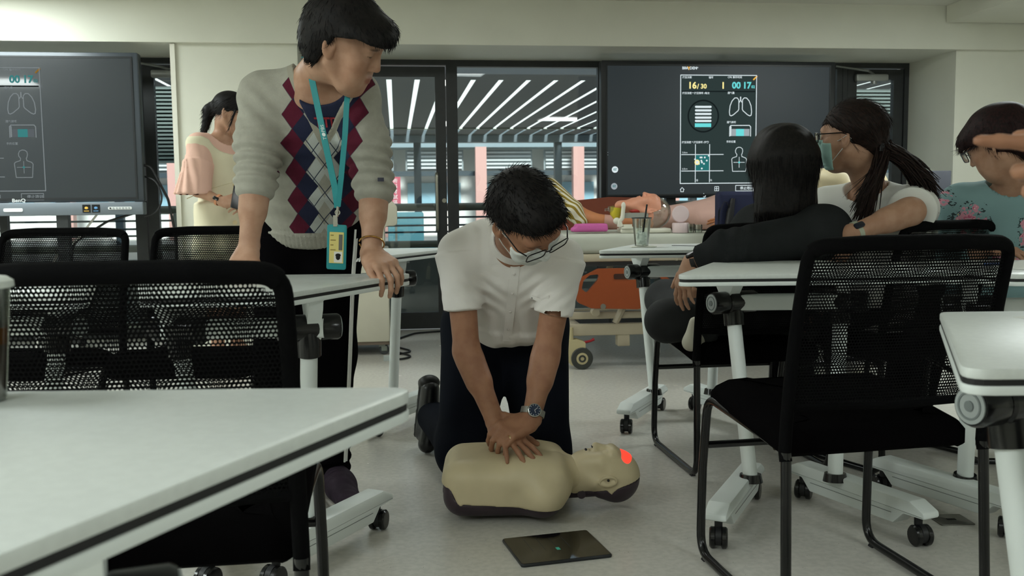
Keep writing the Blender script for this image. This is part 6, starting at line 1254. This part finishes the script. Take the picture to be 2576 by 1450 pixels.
for a_ in (aL, aR): F = Fld(.02); F.add(f_rc(a_ + A3((0, 0, -.04)), a_ + A3((-.07, .10, -.05)), .045, .038)); F.post = lambda p, d: np.maximum(d, .002 - p[:, 2]); part('shoe', F.mesh(.008, 'shoe'), M('shoe_dark', '1C1B1E', .6), w8)
hp = lambda x, y, z, c=c, R=R, S=S: c + S * (A3((x, y, z)) @ R); F = Fld(.02); F.add(f_ell(hp(0, -.022, .040), A3((.098, .120, .104)) * S, R)); F.add(f_ell(hp(0, .07, .055), A3((.075, .045, .04)) * S, R), .04); F.add(f_ell(hp(0, -.085, -.035), A3((.072, .042, .065)) * S, R), .04)
def hc_8(p, d, c=c, R=R, S=S):
    q = (p - c) @ R.T / S; y, z = q[:, 1], q[:, 2]; zb = np.where(y < -.02, -.105, np.where(y < .01, -.105 + (y + .02) * 4.2, .022 + y * .15)); return np.maximum(d + .003 * wr(q * A3((100, 60, 18)), 1, 2) + .002 * wr(p, 35, 3), (zb - z) * .7 + .002 * wr(q * A3((160, 120, 0)), 1, 5))
F.post = hc_8; hair(w8, F, .005, hairwine, hp(0, -.05, .13), 1800, .032, .0010, .4, .10, 9, flow=lambda p: (p - hp(0, -.04, .12)))
spectacles(w8, P, R, S, .0015, arms=(-1,), mat=M('steel_spectacle_frame', '4A5058', .3, .6)); nk_ = A3(J['neck'])
mpart('red_lanyard', MB().tube([nk_ + A3((-.07, -.03, .02)), nk_ + A3((-.03, -.062, .035)), nk_ + A3((.03, -.062, .035)), nk_ + A3((.07, -.02, .02))], .006, 8, r2=.003), M('lanyard_red', 'A02A30', .6), w8)
# ------------------------------------------------------------------ pointing hand reaching in from the right
hn = thing('person', 'pointing hand of a person reaching in over the right desk', 'person', (.80, .88, 0)); F = Fld(.02); wH = A3((.617, .925, .952)); eH = A3((.82, .86, .86))
hand(F, wH, (-1, -.02, .04), (-.1, -1, .15), 1, [(.03, .06, .05), (1.0, 1.25, .6), (1.1, 1.3, .6), (1.15, 1.3, .6)], (.04, .0, -.03, -.06), ((.8, .45, -.5), (.8, .1, -.7)), .95); limb(F, (.92, .76, 1.02), eH, wH, .046, .040, .027)
F.add(f_ecap((.98, .78, .60), (.98, .78, .98), (.15, .10), (.17, .10), (1, .2, 0)), .04); F.add(f_rc((.92, .76, 1.02), (1.08, .82, 1.03), .055, .055), .04); F.add(f_rc((1.0, .79, 1.05), (1.0, .78, 1.14), .055, .052), .03); P = head(F, (1.0, .80, 1.24), frame((-.6, .8, 0), (0, 0, 1)), 1.0)
leg(F, (.95, .74, .54), (.88, .95, .53), (.90, .93, .09), None); leg(F, (1.08, .74, .54), (1.04, .97, .53), (1.05, .95, .09), None)
part('body', F.mesh(.0042, 'body', col=lambda p: np.ones((len(p), 3), np.float32)), skA, hn)
F = Fld(.05); F.add(f_ecap((.98, .78, .58), (.98, .78, .98), (.17, .125), (.19, .125), (1, .2, 0))); F.add(f_rc((.92, .76, 1.02), (1.08, .82, 1.03), .07, .07)); F.add(f_ecap((.92, .76, 1.02), A3((.92, .76, 1.02)) * .45 + eH * .55, (.065, .065), (.06, .06), (0, 0, 1), .008)); part('shirt', F.mesh(.008, 'shirt'), M('grey_shirt', '6A6E74', .85), hn)
F = Fld(.05); F.add(f_ell((1.02, .76, .53), (.18, .16, .09)))
for a_, b_, d_ in (((.95, .74, .54), (.88, .95, .53), (.90, .93, .06)), ((1.08, .74, .54), (1.04, .97, .53), (1.05, .95, .06))): F.add(f_rc(a_, b_, .09, .07)); F.add(f_rc(b_, d_, .068, .052))
F.post = lambda p, d: np.maximum(d, .002 - p[:, 2]); part('trousers', F.mesh(.010, 'trousers'), blackcloth, hn)
F = Fld(.02); F.add(f_ell(P(0, -.02, .04), (.086, .108, .094), frame((-.6, .8, 0), (0, 0, 1)))); F.inter(f_half(P(0, .06, .03), (0, .35, -1))); part('hair', F.mesh(.008, 'hair'), hairblk, hn)
